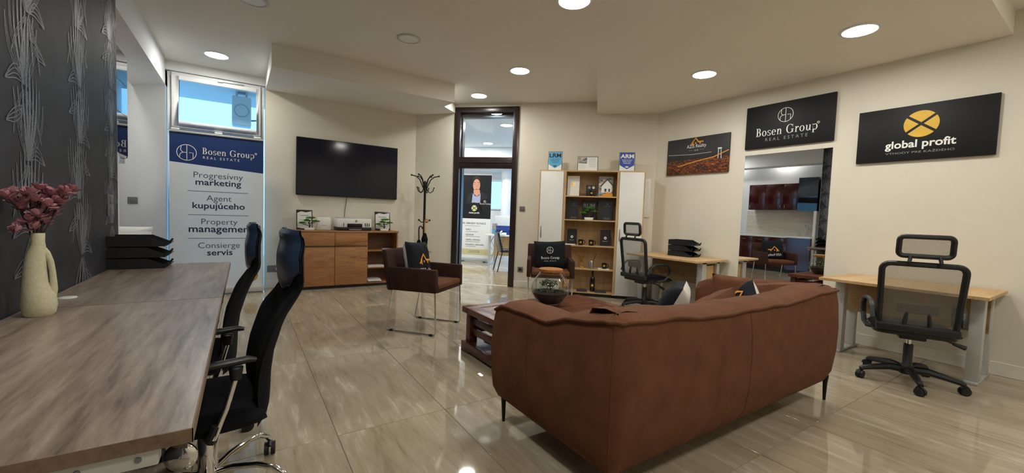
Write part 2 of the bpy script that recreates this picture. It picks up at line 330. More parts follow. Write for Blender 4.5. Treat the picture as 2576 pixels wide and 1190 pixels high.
# dark doorway with transom light
D = bpy.data.objects.new('door_2', None); COL.objects.link(D); D.location = FC.o; D.rotation_euler = (0, 0, FC.rz); struct(D)
zt = 2.112
MB().box(DX0, -.02, 0, DX0+.10, .10, DZ).build('door_jamb', 'dark_frame', D, bevel=.006); MB().box(DX1-.10, -.02, 0, DX1, .10, DZ).build('door_jamb', 'dark_frame', D, bevel=.006)
MB().box(DX0+.10, -.02, DZ-.09, DX1-.10, .10, DZ).build('door_head', 'dark_frame', D, bevel=.006)
MB().box(DX0+.10, -.02, zt-.10, DX1-.10, .10, zt+.09).box(DX0+.10, -.028, zt-.01, DX1-.10, -.02, zt+.01).build('transom_bar', 'dark_frame', D, bevel=.006)
MB().box(DX0+.06, .10, 0, DX0+.115, .22, DZ).build('door_lining', 'dark_frame', D); MB().box(DX1-.115, .10, 0, DX1-.06, .22, DZ).build('door_lining', 'dark_frame', D)
MB().box(DX0+.11, .10, DZ-.15, DX1-.11, .22, DZ-.05).build('door_lining', 'dark_frame', D)
bx('pane', 'pane', D, DX0+.10, .045, zt+.09, DX1-.10, .053, DZ-.09)
bx('threshold', 'white_plastic', D, DX0+.1, .02, 0, DX1-.1, .06, .004)
# outside the street window
struct(MB().box(-6, 7.5, -.3, 6, 30, -.12).build('ground', 'pavement'))
oy = onZ(449, 243, 3.05).y
struct(MB().box(-3.2, 7.34, 3.05, 1.7, oy, 3.2).build('trim_2', 'white_wall'))
ac = thing('air_conditioner', 'white air conditioner unit hanging outside the street window', 'air conditioner', (0, 8.0, 0))
f8 = Fr((0, 8.0, 0)); a0 = f8.at(583, 238); a1 = f8.at(632, 318)
MB().box(a0[0], 0, a1[1], a1[0], .3, a0[1]).build('casing', 'white_plastic', ac, bevel=.02)
MB().tube([((a0[0]+a1[0])/2+.1*math.cos(t/8*PI), -.005, (a0[1]+a1[1])/2+.1*math.sin(t/8*PI)) for t in range(16)], .007, 6, True).build('fan_guard', 'lightgrey_metal', ac)
MB().tube([(a1[0]-.02, .1, a1[1]+.1), (a1[0]+.08, .1, a1[1]+.12), (a1[0]+.13, .1, a1[1]+.3), (a1[0]+.13, .1, 3.05)], .014, 8).build('hose', 'grey_plastic', ac, True)
MB().box(a0[0]+.05, .02, a0[1], a0[0]+.08, .28, 3.05).box(a1[0]-.08, .02, a0[1], a1[0]-.05, .28, 3.05).build('bracket', 'lightgrey_metal', ac)
# ---------------------------------------------------------------- ceiling lamps
def lamp(x, y, z, label, on=True, r=.15):
    t = thing('ceiling_light', label, 'light', (x, y, z), 0, 'round downlights in the ceiling')
    MB().lathe([(r-.022, -.002), (r-.02, -.012), (r, -.008), (r+.002, 0), (r-.022, 0)], 40).build('trim_ring', 'white_plastic' if on else 'lightgrey_metal', t, True)
    MB().lathe([(r-.02, -.004), (r-.02, -.0075), (.0001, -.0075)], 40).build('diffuser', 'lamp_on' if on else 'white_plastic', t)
for px, py, z, on, lb in [(545, 138, ZU, 1, 'lit round downlight in front of the street window'), (1308, 177, ZU, 1, 'lit round downlight above the middle of the room, left of the lowered ceiling edge'),
        (1205, 240, ZU, 1, 'lit round downlight right in front of the dark doorway'), (1029, 97, ZU, 0, 'unlit round downlight near the television soffit'), (637, 0, ZU, 0, 'unlit round downlight cut by the top of the picture'),
        (1772, 186, ZL, 1, 'lit round downlight above the desk with the black trays by the right wall'), (2163, 75, ZL, 1, 'largest lit round downlight, near the right wall signs'), (1445, 0, ZL, 1, 'lit round downlight cut by the top edge above the sofa')]:
    p = onZ(px, py, z); lamp(p.x, p.y, z, lb, on, .14 if on else .125)
for x, y, lb in ((.3, 1.6, 'added unseen downlight above the near end of the grey desk'), (4.37, -.6, 'added unseen downlight behind the viewer next to the right wall'), (2.1, -.4, 'added unseen downlight behind the viewer in the middle of the room'), (.2, -.7, 'added unseen downlight behind the viewer next to the wallpaper')): lamp(x, y, ZL if y > .7 else ZU, lb, True, .14)  # downlights added out of view as extra light for the room
p = FC.w(1.27, 1.6, ZU); lamp(p.x, p.y, ZU, 'lit round downlight in the room behind the doorway', True, .14)
for x, y, lb in ((-.4, 2.6, 'added fill downlight above the portrait banner behind the doorway'), (1.6, 3.6, 'added fill downlight above the white desk behind the doorway'), (.3, 3.7, 'added fill downlight before the column behind the doorway'), (-.6, 4.0, 'added fill downlight in the far left corner behind the doorway'), (2.0, 1.6, 'added fill downlight right of the visitor chair behind the doorway'), (-.8, 1.2, 'added fill downlight left of the doorway in the next room')): p = FC.w(x, y, ZU); lamp(p.x, p.y, ZU, lb, True, .14)  # extra downlights added to brighten the room behind the doorway
lamp(-1.355, 5.3, ZU, 'added hidden downlight above the kitchen wall cabinets', True, .09); lamp(-1.355, 6.7, ZU, 'added hidden downlight between kitchen and street window', True, .09)  # niche lamps added out of view to brighten the white corner wall
# ---------------------------------------------------------------- lettering and print
_tc = {}
def glyphs(s, bold=0):
    k = (s, bold)
    if k not in _tc:
        cu = bpy.data.curves.new('t', 'FONT'); cu.body = s; cu.resolution_u = 3; cu.offset = bold; cu.fill_mode = 'FRONT'
        o = bpy.data.objects.new('t', cu); me = o.to_mesh(); vs = [tuple(v.co) for v in me.vertices]; fs = [tuple(p.vertices) for p in me.polygons]
        o.to_mesh_clear(); bpy.data.objects.remove(o); bpy.data.curves.remove(cu); _tc[k] = (vs, fs)
    return _tc[k]
def ring(cx, cz, ro, so, ri, si, a0=0, a1=360, n=22):
    vs = []; fs = []
    for i in range(n+1):
        a = math.radians(a0+(a1-a0)*i/n); c, s_ = math.cos(a), math.sin(a); vs += [(cx+ro*c, cz+so*s_, 0), (cx+ri*c, cz+si*s_, 0)]
    return vs, [(2*i, 2*i+2, 2*i+3, 2*i+1) for i in range(n)]
def rc(a, b, c, d): return [(a, b, 0), (c, b, 0), (c, d, 0), (a, d, 0)], [(0, 1, 2, 3)]
SERIF = {'B': (.72, [rc(.1,0,.24,1), rc(0,0,.3,.045), rc(0,.955,.3,1), rc(.24,.49,.32,.535), ring(.3,.745,.27,.255,.13,.21,-90,90), ring(.32,.2675,.31,.2675,.16,.2225,-90,90), rc(.28,0,.34,.045)]),
 'o': (.62, [ring(.28,.32,.28,.335,.15,.29)]), 's': (.48, [ring(.21,.485,.19,.175,.09,.13,35,265), ring(.22,.165,.21,.175,.11,.13,-145,90), rc(.0,.02,.03,.2), rc(.37,.48,.4,.63)]),
 'e': (.58, [ring(.27,.32,.27,.335,.13,.29,0,318), rc(.13,.315,.54,.36)]),
 'n': (.66, [rc(.07,0,.19,.64), rc(0,0,.26,.04), rc(0,.61,.1,.65), ring(.33,.43,.2,.225,.08,.165,0,180), rc(.41,0,.53,.44), rc(.34,0,.6,.04)]),
 'G': (.95, [ring(.42,.5,.42,.52,.27,.475,42,325), rc(.66,.06,.8,.42), rc(.55,.4,.88,.445), rc(.73,.66,.77,.99)]),
 'r': (.47, [rc(.07,0,.19,.64), rc(0,0,.27,.04), rc(0,.61,.1,.65), ring(.32,.42,.16,.23,.06,.15,25,180)]),
 'u': (.66, [rc(.07,.2,.19,.65), rc(0,.61,.19,.65), ring(.27,.21,.2,.225,.08,.165,180,360), rc(.41,0,.53,.65), rc(.34,.61,.53,.65), rc(.41,0,.6,.04)]),
 'p': (.64, [rc(.07,-.3,.19,.64), rc(0,-.3,.27,-.26), rc(0,.61,.1,.65), ring(.31,.32,.26,.335,.13,.29)]), ' ': (.36, [])}
def serif(s):
    vs = []; fs = []; x = 0
    for ch in s:
        w, sh = SERIF[ch]
        for v, f in sh: n = len(vs); vs += [(p[0]+x, p[1], 0) for p in v]; fs += [tuple(i+n for i in q) for q in f]
        x += w+.05
    return vs, fs
def text(mb, s, x0, z0, w, y=-.001, vs=1.0, bold=0, ser=False, h=None, M=None):   # fits the string's ink into width w, baseline z0
    v, f = serif(s) if ser else glyphs(s, bold)
    a = min(p[0] for p in v); b = max(p[0] for p in v); k = w/(b-a); kz = k*vs
    if h: kz = h/max(p[1] for p in v)
    return mb.add([(x0+(p[0]-a)*k, y, z0+p[1]*kz) for p in v], f, M)
def ptext(mb, fr, s, l, r, y=-.001, **kw):
    a = fr.at(*l, y); b = fr.at(*r, y); return text(mb, s, a[0], (a[1]+b[1])/2, b[0]-a[0], y, **kw)
def stroke(mb, pts, w, y=-.001, closed=False, M=None):
    k = len(pts); vs = []
    for i in range(k):
        a = Vector(pts[(i-1) % k] if closed or i else pts[i]); b = Vector(pts[(i+1) % k] if closed or i < k-1 else pts[i]); t = (b-a).normalized(); n = Vector((-t.y, t.x))*(w/2); p = Vector(pts[i])
        vs += [(p.x+n.x, y, p.y+n.y), (p.x-n.x, y, p.y-n.y)]
    return mb.add(vs, [(2*i, (2*i+2) % (2*k), (2*i+3) % (2*k), 2*i+1) for i in range(k if closed else k-1)], M)
def arc(cx, cz, rx, rz, a0, a1, n=14): return [(cx+rx*math.cos(math.radians(a0+(a1-a0)*i/n)), cz+rz*math.sin(math.radians(a0+(a1-a0)*i/n))) for i in range(n+1)]
def monogram(mb, cx, cz, r, y=-.001, w=.07, rz=None, M=None):                  # circle with the back-to-back B and G
    rz = rz or r; P = lambda pts: [(cx+p[0]*r, cz+p[1]*rz) for p in pts]; w *= r
    stroke(mb, P(arc(0, 0, 1, 1, 0, 360, 40)[:-1]), w, y, True, M); stroke(mb, P([(.02, 1), (.02, -1)]), w, y, M=M)
    stroke(mb, P([(0, 0), (-.25, 0)]+arc(-.25, .42, .36, .42, 270, 150, 8)+[(-.55, .82)]), w, y, M=M)
    stroke(mb, P([(-.25, 0)]+arc(-.25, -.42, .45, .42, 90, 180, 8)+[(-.7, -.7)]), w, y, M=M); stroke(mb, P([(.25, 0), (.66, 0), (.66, -.74)]), w, y, M=M)
def flat(mb, pts, y=-.001, M=None): return mb.add([(p[0], y, p[1]) for p in pts], [tuple(range(len(pts)))], M)
def wedges(mb, cx, cz, r, rz, y=-.001, g=.09, ang=38, M=None):                 # disc cut by a diagonal cross
    for c, half in ((0, ang), (90, 90-ang), (180, ang), (270, 90-ang)):
        a = math.radians(c); off = g/math.sin(math.radians(half)); ox, oz = off*math.cos(a), off*math.sin(a)
        h2 = half-math.degrees(g); flat(mb, [(cx+ox*r, cz+oz*rz)]+[(cx+p[0]*r, cz+p[1]*rz) for p in arc(0, 0, 1, 1, c-h2, c+h2, 12)], y, M)
def house(mb, x, z, w, y=-.001, M=None):                                        # key-shaped roof mark
    Q = lambda pts: [(x+a*w, z+b*w) for a, b in pts]
    stroke(mb, Q([(-.5, 0), (-.42, .0), (-.32, .18), (-.1, .42), (.12, .14), (.5, .14)]), .09*w, y, M=M); stroke(mb, Q([(-.3, .2), (-.3, -.08)]), .08*w, y, M=M)
    flat(mb, Q([(.2, .1), (.3, .1), (.3, -.02), (.2, -.02)]), y, M); flat(mb, Q([(-.14, .12), (-.04, .12), (-.04, .02), (-.14, .02)]), y, M)
# ---------------------------------------------------------------- canvases on the right wall
def canvas(name, label, pts, mat, th=.03):
    q = [FR.at(*p, -th) for p in pts]; x0 = (q[0][0]+q[3][0])/2; x1 = (q[1][0]+q[2][0])/2; z1 = (q[0][1]+q[1][1])/2; z0 = (q[2][1]+q[3][1])/2
    o = FR.w((x0+x1)/2, -th, (z0+z1)/2); t = thing(name, label, 'sign', o, FR.rz, 'canvases on the right wall')
    MB().box(-(x1-x0)/2, 0, -(z1-z0)/2, (x1-x0)/2, th-.002, (z1-z0)/2).build('panel', mat, t, bevel=.004)
    return t, Fr(o, FR.rz), x1-x0, z1-z0
t, f, w, h = canvas('wall_sign', 'canvas print of a city at night with lit streets and a bridge tower', [(1681, 354), (1836, 334), (1832, 433), (1676, 441)], 'city_print')
mb = MB(); ptext(mb, f, 'AZIS Reality', (1728, 372.8), (1776.5, 369), vs=1.15); a = f.at(1752, 377); text(mb, 's.r.o.', a[0]-.03, a[1]-.01, .06); mb.build('lettering', 'text_white', t)
mb = MB(); stroke(mb, [(-.12+a[0], a[1]), (-.05+a[0], a[1])], .003); stroke(mb, [(.05+a[0], a[1]), (.12+a[0], a[1])], .003); mb.build('rule', 'text_dim', t)
mb = MB(); a = f.at(1753, 362); house(mb, a[0], a[1], .2); mb.build('roof_logo', 'orange_print', t)
mb = MB(); a = f.at(1810, 388); b_ = f.at(1704, 420); stroke(mb, [b_, f.at(1750, 406), f.at(1796, 394), f.at(1834, 376)], .012); mb.build('bridge_deck', 'orange_print', t)
mb = MB(); stroke(mb, [f.at(1808, 372), f.at(1806, 398)], .008); stroke(mb, [f.at(1814, 372), f.at(1814, 398)], .008); stroke(mb, [f.at(1806, 373), f.at(1816, 372)], .02); stroke(mb, [f.at(1682, 392), f.at(1740, 389), f.at(1790, 382)], .004); mb.build('bridge_tower', 'text_white', t)
t, f, w, h = canvas('wall_sign', 'black canvas with white circular monogram above the wall mirror', [(1877, 272), (2104, 232), (2098, 353), (1876, 377)], 'black_print')
mb = MB(); ptext(mb, f, 'Bosen Group', (1901.6, 344.7), (2056, 325.3), ser=True, vs=1.1); a = f.at(2059, 307); stroke(mb, arc(a[0], a[1], .012, .012, 0, 360, 14)[:-1], .004, closed=True); text(mb, 'R', a[0]-.004, a[1]-.005, .008); mb.build('lettering', 'text_white', t)
mb = MB(); ptext(mb, f, 'R E A L   E S T A T E', (1925, 354.8), (2031, 343.3)); mb.build('lettering', 'text_dim', t)
mb = MB(); a = f.at(1976.4, 288.3); monogram(mb, a[0], a[1], .082); mb.build('monogram', 'text_white', t)
t, f, w, h = canvas('wall_sign', 'black canvas with a gold disc cut by a cross, rightmost on the wall', [(2162, 285), (2517, 232), (2507, 390), (2153, 411)], 'black_print')
mb = MB(); ptext(mb, f, 'global profit', (2226, 375), (2405, 361.5), bold=.022); mb.build('lettering', 'text_white', t)
mb = MB(); ptext(mb, f, 'VÝHODY PRE KAŽDÉHO', (2227, 389.7), (2401, 377.4), vs=.62); mb.build('lettering', 'text_dim', t)
mb = MB(); a = f.at(2317.5, 311); wedges(mb, a[0], a[1], .125, .125); mb.build('gold_disc', 'gold', t)
# mirror in the right wall
q = [FR.at(*p, -.004) for p in [(1871, 390), (2091, 375), (2075, 690), (1857, 735)]]
o = FR.w(0, -.004, 0); mr = thing('wall_mirror', 'tall frameless mirror on the wall below the monogram sign', 'mirror', o, FR.rz)
x0, x1 = (q[0][0]+q[3][0])/2, (q[1][0]+q[2][0])/2; zt_ = (q[0][1]+q[1][1])/2
bx('glass', 'mirror', mr, x0, 0, .42, x1, .002, zt_); bx('backing', 'grey_plastic', mr, x0-.002, .002, .418, x1+.002, .004, zt_+.002)
# ---------------------------------------------------------------- roll-up banner by the street door
FB = Fr((0, 6.85, 0)); bz = 2.15; bx0 = FB.at(426, 400)[0]; bx1 = FB.at(662, 430)[0]
ban = thing('rollup_banner', 'tall white roll-up banner with navy header standing before the street door', 'banner', (0, 6.85, 0))
MB().box(bx0, -.01, bz-.012, bx1, .012, bz+.014).build('top_rail', 'lightgrey_metal', ban, bevel=.003)
MB().box(bx0-.01, -.05, .012, bx1+.015, .05, .095).build('cassette', 'lightgrey_metal', ban, bevel=.012)
MB().box(-.55, -.12, 0, -.5, .12, .014).box(-.02, -.12, 0, .03, .12, .014).build('foot', 'black_plastic', ban)
MB().cyl(((bx0+bx1)/2, .03, .06), ((bx0+bx1)/2, .02, bz), .008, n=8).build('pole', 'lightgrey_metal', ban)
hb = [FB.at(427, 405)[1], FB.at(661, 437)[1]]
MB().prism([(bx0, .07), (bx1, .07), (bx1, hb[1]), (bx0, hb[0])], 0, .001, 'y').build('sheet', 'banner_sheet', ban); MB().prism([(bx0, hb[0]), (bx1, hb[1]), (bx1, bz-.012), (bx0, bz-.012)], 0, .001, 'y').build('header', 'banner_navy', ban)
mb = MB(); ptext(mb, FB, 'Bosen Group', (508.7, 389), (639.5, 398), y=-.0015, ser=True, vs=1.05); a = FB.at(643.5, 387.6); stroke(mb, arc(a[0], a[1], .011, .011, 0, 360, 12)[:-1], .006, -.0015, True)
mb.build('lettering', 'text_white', ban); mb = MB(); a = FB.at(444.5, 380); c_ = FB.at(494, 387); monogram(mb, (a[0]+c_[0])/2, (a[1]+c_[1])/2, (c_[0]-a[0])/2, -.0015); mb.build('monogram', 'text_white', ban); mb = MB(); ptext(mb, FB, 'R E A L   E S T A T E', (510.7, 400), (602.3, 406.5), y=-.0015); mb.build('lettering', 'text_white', ban)
light = MB(); heavy = MB()
for s, l, r in [('Progresívny', (487, 448), (611, 452)), ('Agent', (519.3, 506), (582.5, 507)), ('Property', (506.6, 564.7), (597.3, 565)), ('Consierge', (498.5, 624.5), (603.4, 623))]: light = MB(); ptext(light, FB, s, l, r, bold=-.006, vs=.95); light.build('lettering', 'text_grey', ban)
for s, l, r in [('marketing', (491.8, 466.5), (606.7, 468.5)), ('kupujúceho', (484, 525), (615.8, 526)), ('management', (474.6, 584), (637, 584)), ('servis', (521, 642.7), (585, 641.3))]: heavy = MB(); ptext(heavy, FB, s, l, r, bold=.014, vs=.9); heavy.build('lettering', 'text_navy', ban)
for l, r in [((472, 480.7), (624, 485.7)), ((473, 541), (625, 542)), ((474, 600.6), (626, 598.7))]:
    a = FB.at(*l); c_ = FB.at(*r); z = (a[1]+c_[1])/2; light = MB(); stroke(light, [(a[0], z), (c_[0], z)], .006); light.build('rule', 'text_grey', ban)
a = FB.at(631, 693.5); em = MB(); flat(em, arc(a[0], a[1], .082, .082, 0, 360, 36)[:-1], -.001); em = em.build('emblem', 'gold', ban)
mb = MB(); flat(mb, arc(a[0], a[1], .058, .058, 0, 360, 30)[:-1], -.0016); stroke(mb, arc(a[0], a[1], .08, .08, 0, 360, 36)[:-1], .005, -.0016, True)
for i in range(26): t_ = 2*PI*i/26; flat(mb, [(a[0]+.069*math.cos(t_)+.005*math.cos(t_+k*PI/2), a[1]+.069*math.sin(t_)+.005*math.sin(t_+k*PI/2)) for k in range(4)], -.0016)
mb.build('emblem_ring', 'text_black', em)
mb = MB(); flat(mb, [(a[0]+p[0]*.03, a[1]+p[1]*.03) for p in [(-.9, -.8), (.9, -.8), (.9, 0), (.4, -.1), (.4, .9), (0, .6), (0, .1), (-.4, .1), (-.4, .7), (-.9, .7)]], -.0022)
for i in range(12): t_ = 2*PI*i/12; flat(mb, [(a[0]+.047*math.cos(t_)+.005*math.cos(k*PI/2), a[1]+.047*math.sin(t_)+.005*math.sin(k*PI/2)) for k in range(4)], -.0022)
mb.build('emblem_mark', 'gold', em)
# ---------------------------------------------------------------- television
q = [FT.at(*p, -.06) for p in [(747, 343), (1003, 373), (996, 502), (743, 490)]]
tv = thing('television', 'large black flat television hanging on the far wall', 'television', FT.o, FT.rz)
x0, x1 = (q[0][0]+q[3][0])/2, (q[1][0]+q[2][0])/2; z1, z0 = (q[0][1]+q[1][1])/2, (q[2][1]+q[3][1])/2
MB().box(x0, -.06, z0, x1, -.02, z1).build('casing', 'black_plastic', tv, bevel=.004); bx('screen', 'tv_screen', tv, x0+.008, -.0615, z0+.016, x1-.008, -.0595, z1-.008)
MB().box((x0+x1)/2-.2, -.022, z0+.2, (x0+x1)/2+.2, -.001, z1-.2).build('wall_bracket', 'black_metal', tv)
a = FT.at(872, 495, -.02); c_ = FT.at(866, 545, -.02)
cb = MB().tube([(a[0], -.03, a[1]+.05), (a[0], -.02, a[1]-.06), (c_[0]+.01, -.012, c_[1]+.1), (c_[0], -.01, .93), (c_[0], -.01, .5)], .004, 6).build('television_cable', 'black_plastic'); cb.location = FT.o; tag(cb, 'thin dark cable running down the wall below the television', 'cable')
# ---------------------------------------------------------------- sideboard
FS = Fr((0, 6.74, 0)); sx0, sx1, sx2, sx3 = FS.at(741, 600)[0], FS.at(841.7, 650)[0], FS.at(923, 650)[0], FS.at(1001, 600)[0]
sz = (FS.at(745, 579)[1]+FS.at(1000, 582)[1])/2; zb = .045; zm = FS.at(842, 620)[1]; dp = .355
sb = thing('sideboard', 'knotty brown oak sideboard with open shelves under the television', 'sideboard', FS.o)
bx('top', 'wild_oak', sb, sx0-.01, -.012, sz-.028, sx3+.01, dp, sz, .002)
for x in (sx0, sx2-.009, sx3-.018): bx('side_panel', 'wild_oak', sb, x, 0, zb, x+.018, dp-.012, sz-.028)
bx('bottom', 'wild_oak', sb, sx0+.018, .0, zb, sx3-.018, dp-.012, zb+.018); bx('back_panel', 'wild_oak_dark', sb, sx0+.018, dp-.012, zb, sx3-.018, dp-.004, sz-.028)
MB().box(sx0+.03, .03, 0, sx3-.03, dp-.03, zb).build('plinth', 'black_plastic', sb)
for l, r in ((sx0, sx1), (sx1, sx2)):
    bx('drawer_front', 'wild_oak', sb, l+.003, -.018, zm+.014, r-.003, 0, sz-.032, .002); bx('door', 'wild_oak', sb, l+.003, -.018, zb+.004, r-.003, 0, zm-.014, .002)
    bx('grip_recess', 'wild_oak_dark', sb, l+.003, -.004, zm-.014, r-.003, .002, zm+.014)
sh = [FS.at(924, 631)[1], FS.at(924, 674)[1]]
for z in sh: bx('shelf', 'wild_oak', sb, sx2+.009, .004, z-.009, sx3-.018, dp-.012, z+.009)
def papers(name, label, fr, x0, x1, y0, y1, z, n, g=None):
    for i in range(n):
        o = MB().box(x0, y0, 0, x1, y1, .009).build(name, 'white_paper', None, bevel=.001, seg=1); o.location = fr.w(random.uniform(-.008, .008), random.uniform(-.008, .008), z+i*.0105); o.rotation_euler = (0, 0, fr.rz+random.uniform(-.04, .04))
        tag(o, label if n == 1 else ('top ' if i == n-1 else 'lowest ' if i == 0 else 'second ' if i == 1 else 'third ')+label, 'papers', g)
papers('brochure', 'white brochure lying on the middle shelf of the sideboard', FS, sx2+.03, sx2+.3, .04, .25, sh[1]+.009, 2, 'brochures in the sideboard')
papers('brochure', 'white brochure in the pile on the bottom shelf of the sideboard', FS, sx2+.03, sx2+.24, .03, .22, zb+.018, 4, 'brochures in the sideboard')
papers('brochure', 'single thin brochure at the back of the top sideboard shelf', FS, sx3-.22, sx3-.05, .15, .3, sh[0]+.009, 1, 'brochures in the sideboard')
# on the sideboard
def certificate(label, fr, px0, py0, px1, py1, y, base, g='framed certificates', curve=True):
    a = fr.at(px0, py0, y); c = fr.at(px1, py1, y); w = c[0]-a[0]; h = a[1]-base
    t = thing('certificate_frame', label, 'frame', fr.w((a[0]+c[0])/2, y, base), fr.rz, g); tilt = Matrix.Rotation(-.12, 4, 'X')
    MB().box(-w/2, 0, 0, -w/2+.012, .012, h, tilt).box(w/2-.012, 0, 0, w/2, .012, h, tilt).box(-w/2, 0, 0, w/2, .012, .012, tilt).box(-w/2, 0, h-.012, w/2, .012, h, tilt).build('frame', 'black_gloss', t)
    MB().box(-w/2+.01, .005, .01, w/2-.01, .01, h-.01, tilt).build('paper', 'white_paper', t)
    mb = MB(); stroke(mb, [(-w*.25, h*.72), (w*.25, h*.72)], .01, .004, M=tilt)
    for i in range(3): stroke(mb, [(-w*.3, h*(.5-.09*i)), (w*.3, h*(.5-.09*i))], .003, .004, M=tilt)
    mb.build('lettering', 'text_dim', t)
    if curve:
        mb = MB(); flat(mb, [(-w/2+.012, h-.012), (-w/2+.012, h*.84), (-w*.2, h*.93), (w*.1, h*.88), (w/2-.012, h*.95), (w/2-.012, h-.012)], .004, tilt); flat(mb, [(-w/2+.012, .012), (-w/2+.012, h*.12), (w*.1, h*.05), (w/2-.012, h*.12), (w/2-.012, .012)], .004, tilt); mb.build('ornament', 'text_black', t)
    bx('stand', 'black_plastic', t, -.02, .015, 0, .02, .1, .006)
certificate('black framed certificate at the left end of the sideboard', FS, 746, 527, 787, 527, .17, sz); certificate('black framed certificate right of the printer', FS, 944, 532, 983, 532, .17, sz)
def bonsai_build(label, loc, s=1, rz=0):
    t = thing('bonsai', label, 'plant', loc, rz, 'artificial bonsai trees'); R = random.Random(7)
    MB().prism([(-.055*s, 0), (.055*s, 0), (.065*s, .035*s), (-.065*s, .035*s)], -.03*s, .03*s, 'y').build('pot', 'ceramic', t, bevel=.004)
    MB().box(-.045*s, -.022*s, .0345*s, .045*s, .022*s, .037*s).build('moss', 'leaf_dark', t)
    MB().tube([(0, 0, .03*s), (.01*s, 0, .07*s), (-.012*s, 0, .1*s), (.02*s, 0, .14*s)], [.011*s, .009*s, .007*s, .005*s], 8).tube([(0, 0, .06*s), (-.05*s, 0, .075*s), (-.08*s, 0, .08*s)], [.006*s, .005*s, .003*s], 6).tube([(-.01*s, 0, .095*s), (.04*s, 0, .1*s), (.075*s, 0, .105*s)], [.006*s, .005*s, .003*s], 6).build('trunk', 'trunk', t, True)
    for cx, cz, rx in ((.015, .165, .06), (-.085, .095, .045), (.08, .12, .05), (-.03, .13, .035)):
        mb = MB()
        for i in range(190):
            a = R.uniform(0, 2*PI); rr = rx*s*math.sqrt(R.random()); p = Vector((cx*s+rr*math.cos(a), rr*.8*math.sin(a), cz*s+R.uniform(-.4, 1)*.022*s*(1.3-rr/(rx*s))))
            M = Matrix.Translation(p) @ Matrix.Rotation(R.uniform(0, 6), 4, 'Z') @ Matrix.Rotation(R.uniform(-1, 1), 4, 'X'); l = .013*s
            mb.add([(-l, 0, 0), (0, -l*.5, .002), (l, 0, 0), (0, l*.5, .002)], [(0, 1, 2, 3)], M)
        mb.build('foliage', 'leaf', t)['kind'] = 'stuff'
    return t
def at3(fr, px, py, y, z): a = fr.at(px, py, y); return fr.w(a[0], y, z)
bo = bonsai_build('artificial bonsai in front of the left certificate on the sideboard', at3(FS, 778, 575, .08, sz), 1.1)
dup(bo, at3(FS, 966, 575, .08, sz), .1, 'artificial bonsai at the right end of the sideboard')
a = FS.at(796, 546, .13); c_ = FS.at(834, 546, .13); w = c_[0]-a[0]
ro = thing('router', 'white upright router between bonsai and printer', 'router', FS.w((a[0]+c_[0])/2, .13, sz))
MB().prism([(-w/2, 0), (w/2, 0), (w/2-.008, a[1]-sz), (-w/2+.012, a[1]-sz)], 0, .05, 'y').build('body', 'white_plastic', ro, bevel=.012); MB().box(-.03, -.002, .07, .03, 0, .076).build('logo', 'text_dim', ro)
a = FS.at(849, 549, .03); c_ = FS.at(935, 551, .03); w = c_[0]-a[0]; h = a[1]-sz
pr = thing('printer', 'white and black inkjet printer on the sideboard', 'printer', FS.w((a[0]+c_[0])/2, .03, sz))
MB().box(-w/2, 0, .05, w/2, .30, h).build('body', 'white_plastic', pr, bevel=.012); MB().box(-w/2, -.004, .004, w/2, .30, .055).build('base', 'black_plastic', pr, bevel=.006)
bx('output_slot', 'black_gloss', pr, -w*.22, -.003, .04, w*.22, .02, h*.58); bx('paper_tray', 'black_plastic', pr, -w*.2, -.03, .03, w*.2, .01, .045); bx('tray_edge', 'brushed', pr, -w*.18, -.032, .012, w*.18, -.028, .026); bx('scanner_lid', 'lightgrey_metal', pr, -w/2+.01, .01, h, w/2-.01, .29, h+.012, .004)
for i in range(3): bx('ink_window', 'black_gloss', pr, w*(.30+.055*i), -.002, h*.35, w*(.325+.055*i), .004, h*.62)
bx('ink_window', 'black_gloss', pr, -w*.33, -.002, h*.35, -w*.31, .004, h*.62)
mb = MB(); flat(mb, arc(0.02, h*.8, .018, .018, 0, 360, 20)[:-1], -.002); lg = mb.build('logo', 'text_grey', pr); mb = MB(); text(mb, 'hp', .007, h*.78, .026, -.003); mb.build('lettering', 'text_white', lg)
# ---------------------------------------------------------------- switches and sockets
def plate(name, label, fr, px0, py0, px1, py1, kind, y=-.01, mat='grey_plastic'):
    a = fr.at(px0, py0, y); c = fr.at(px1, py1, y); w = abs(c[0]-a[0])/2; h = abs(a[1]-c[1])/2
    t = thing(name, label, 'socket' if 'socket' in name else 'switch', fr.w((a[0]+c[0])/2, y, (a[1]+c[1])/2), fr.rz)
    MB().box(-w, 0, -h, w, -y-.001, h).build('plate', mat, t, bevel=.003)
    if kind == 'v2':
        for z in (-h/2, h/2): MB().box(-w*.55, -.006, z-h*.35, w*.55, .001, z+h*.35).build('rocker', mat, t, bevel=.002)
    elif kind == 'h2':
        for x in (-w*.28, w*.28): MB().box(x-w*.25, -.005, -h*.55, x+w*.25, .001, h*.55).build('rocker', mat, t, bevel=.002)
    else:
        n = kind
        for i in range(n):
            x = (i-(n-1)/2)*2*w/n; r = min(h, w/n)*.6
            if n > 1 and i > 0: MB().box(x-w/n*.8, -.03, -h*.4, x+w/n*.8, .001, h*.4).build('plug', 'white_plastic', t, bevel=.006)
            else: MB().lathe([(r, -.004), (r*.95, .003), (r*.4, .004)], 20, M=Matrix.Rotation(PI/2, 4, 'X')).build('socket_ring', 'black_plastic', t, True)
FL = Fr((XW, 0, 0), PI/2)
plate('light_switch', 'double vertical grey switch on the dark wallpaper', FL, 273, 489, 287, 543, 'v2')
FD = Fr((-.86, YW, 0), PI*.75+PI); FD = Fr((-.86, YW, 0), -PI/4)
plate('light_switch', 'grey switch on the white corner wall beside the kitchen', FD, 320, 495, 345, 513, 'h2')
plate('light_switch', 'grey switch on the wall right of the dark doorway', FC, 1307, 519, 1320, 532, 'h2')
plate('wall_socket', 'grey socket low on the wall right of the dark doorway', FC, 1302, 671, 1315, 685, 1)
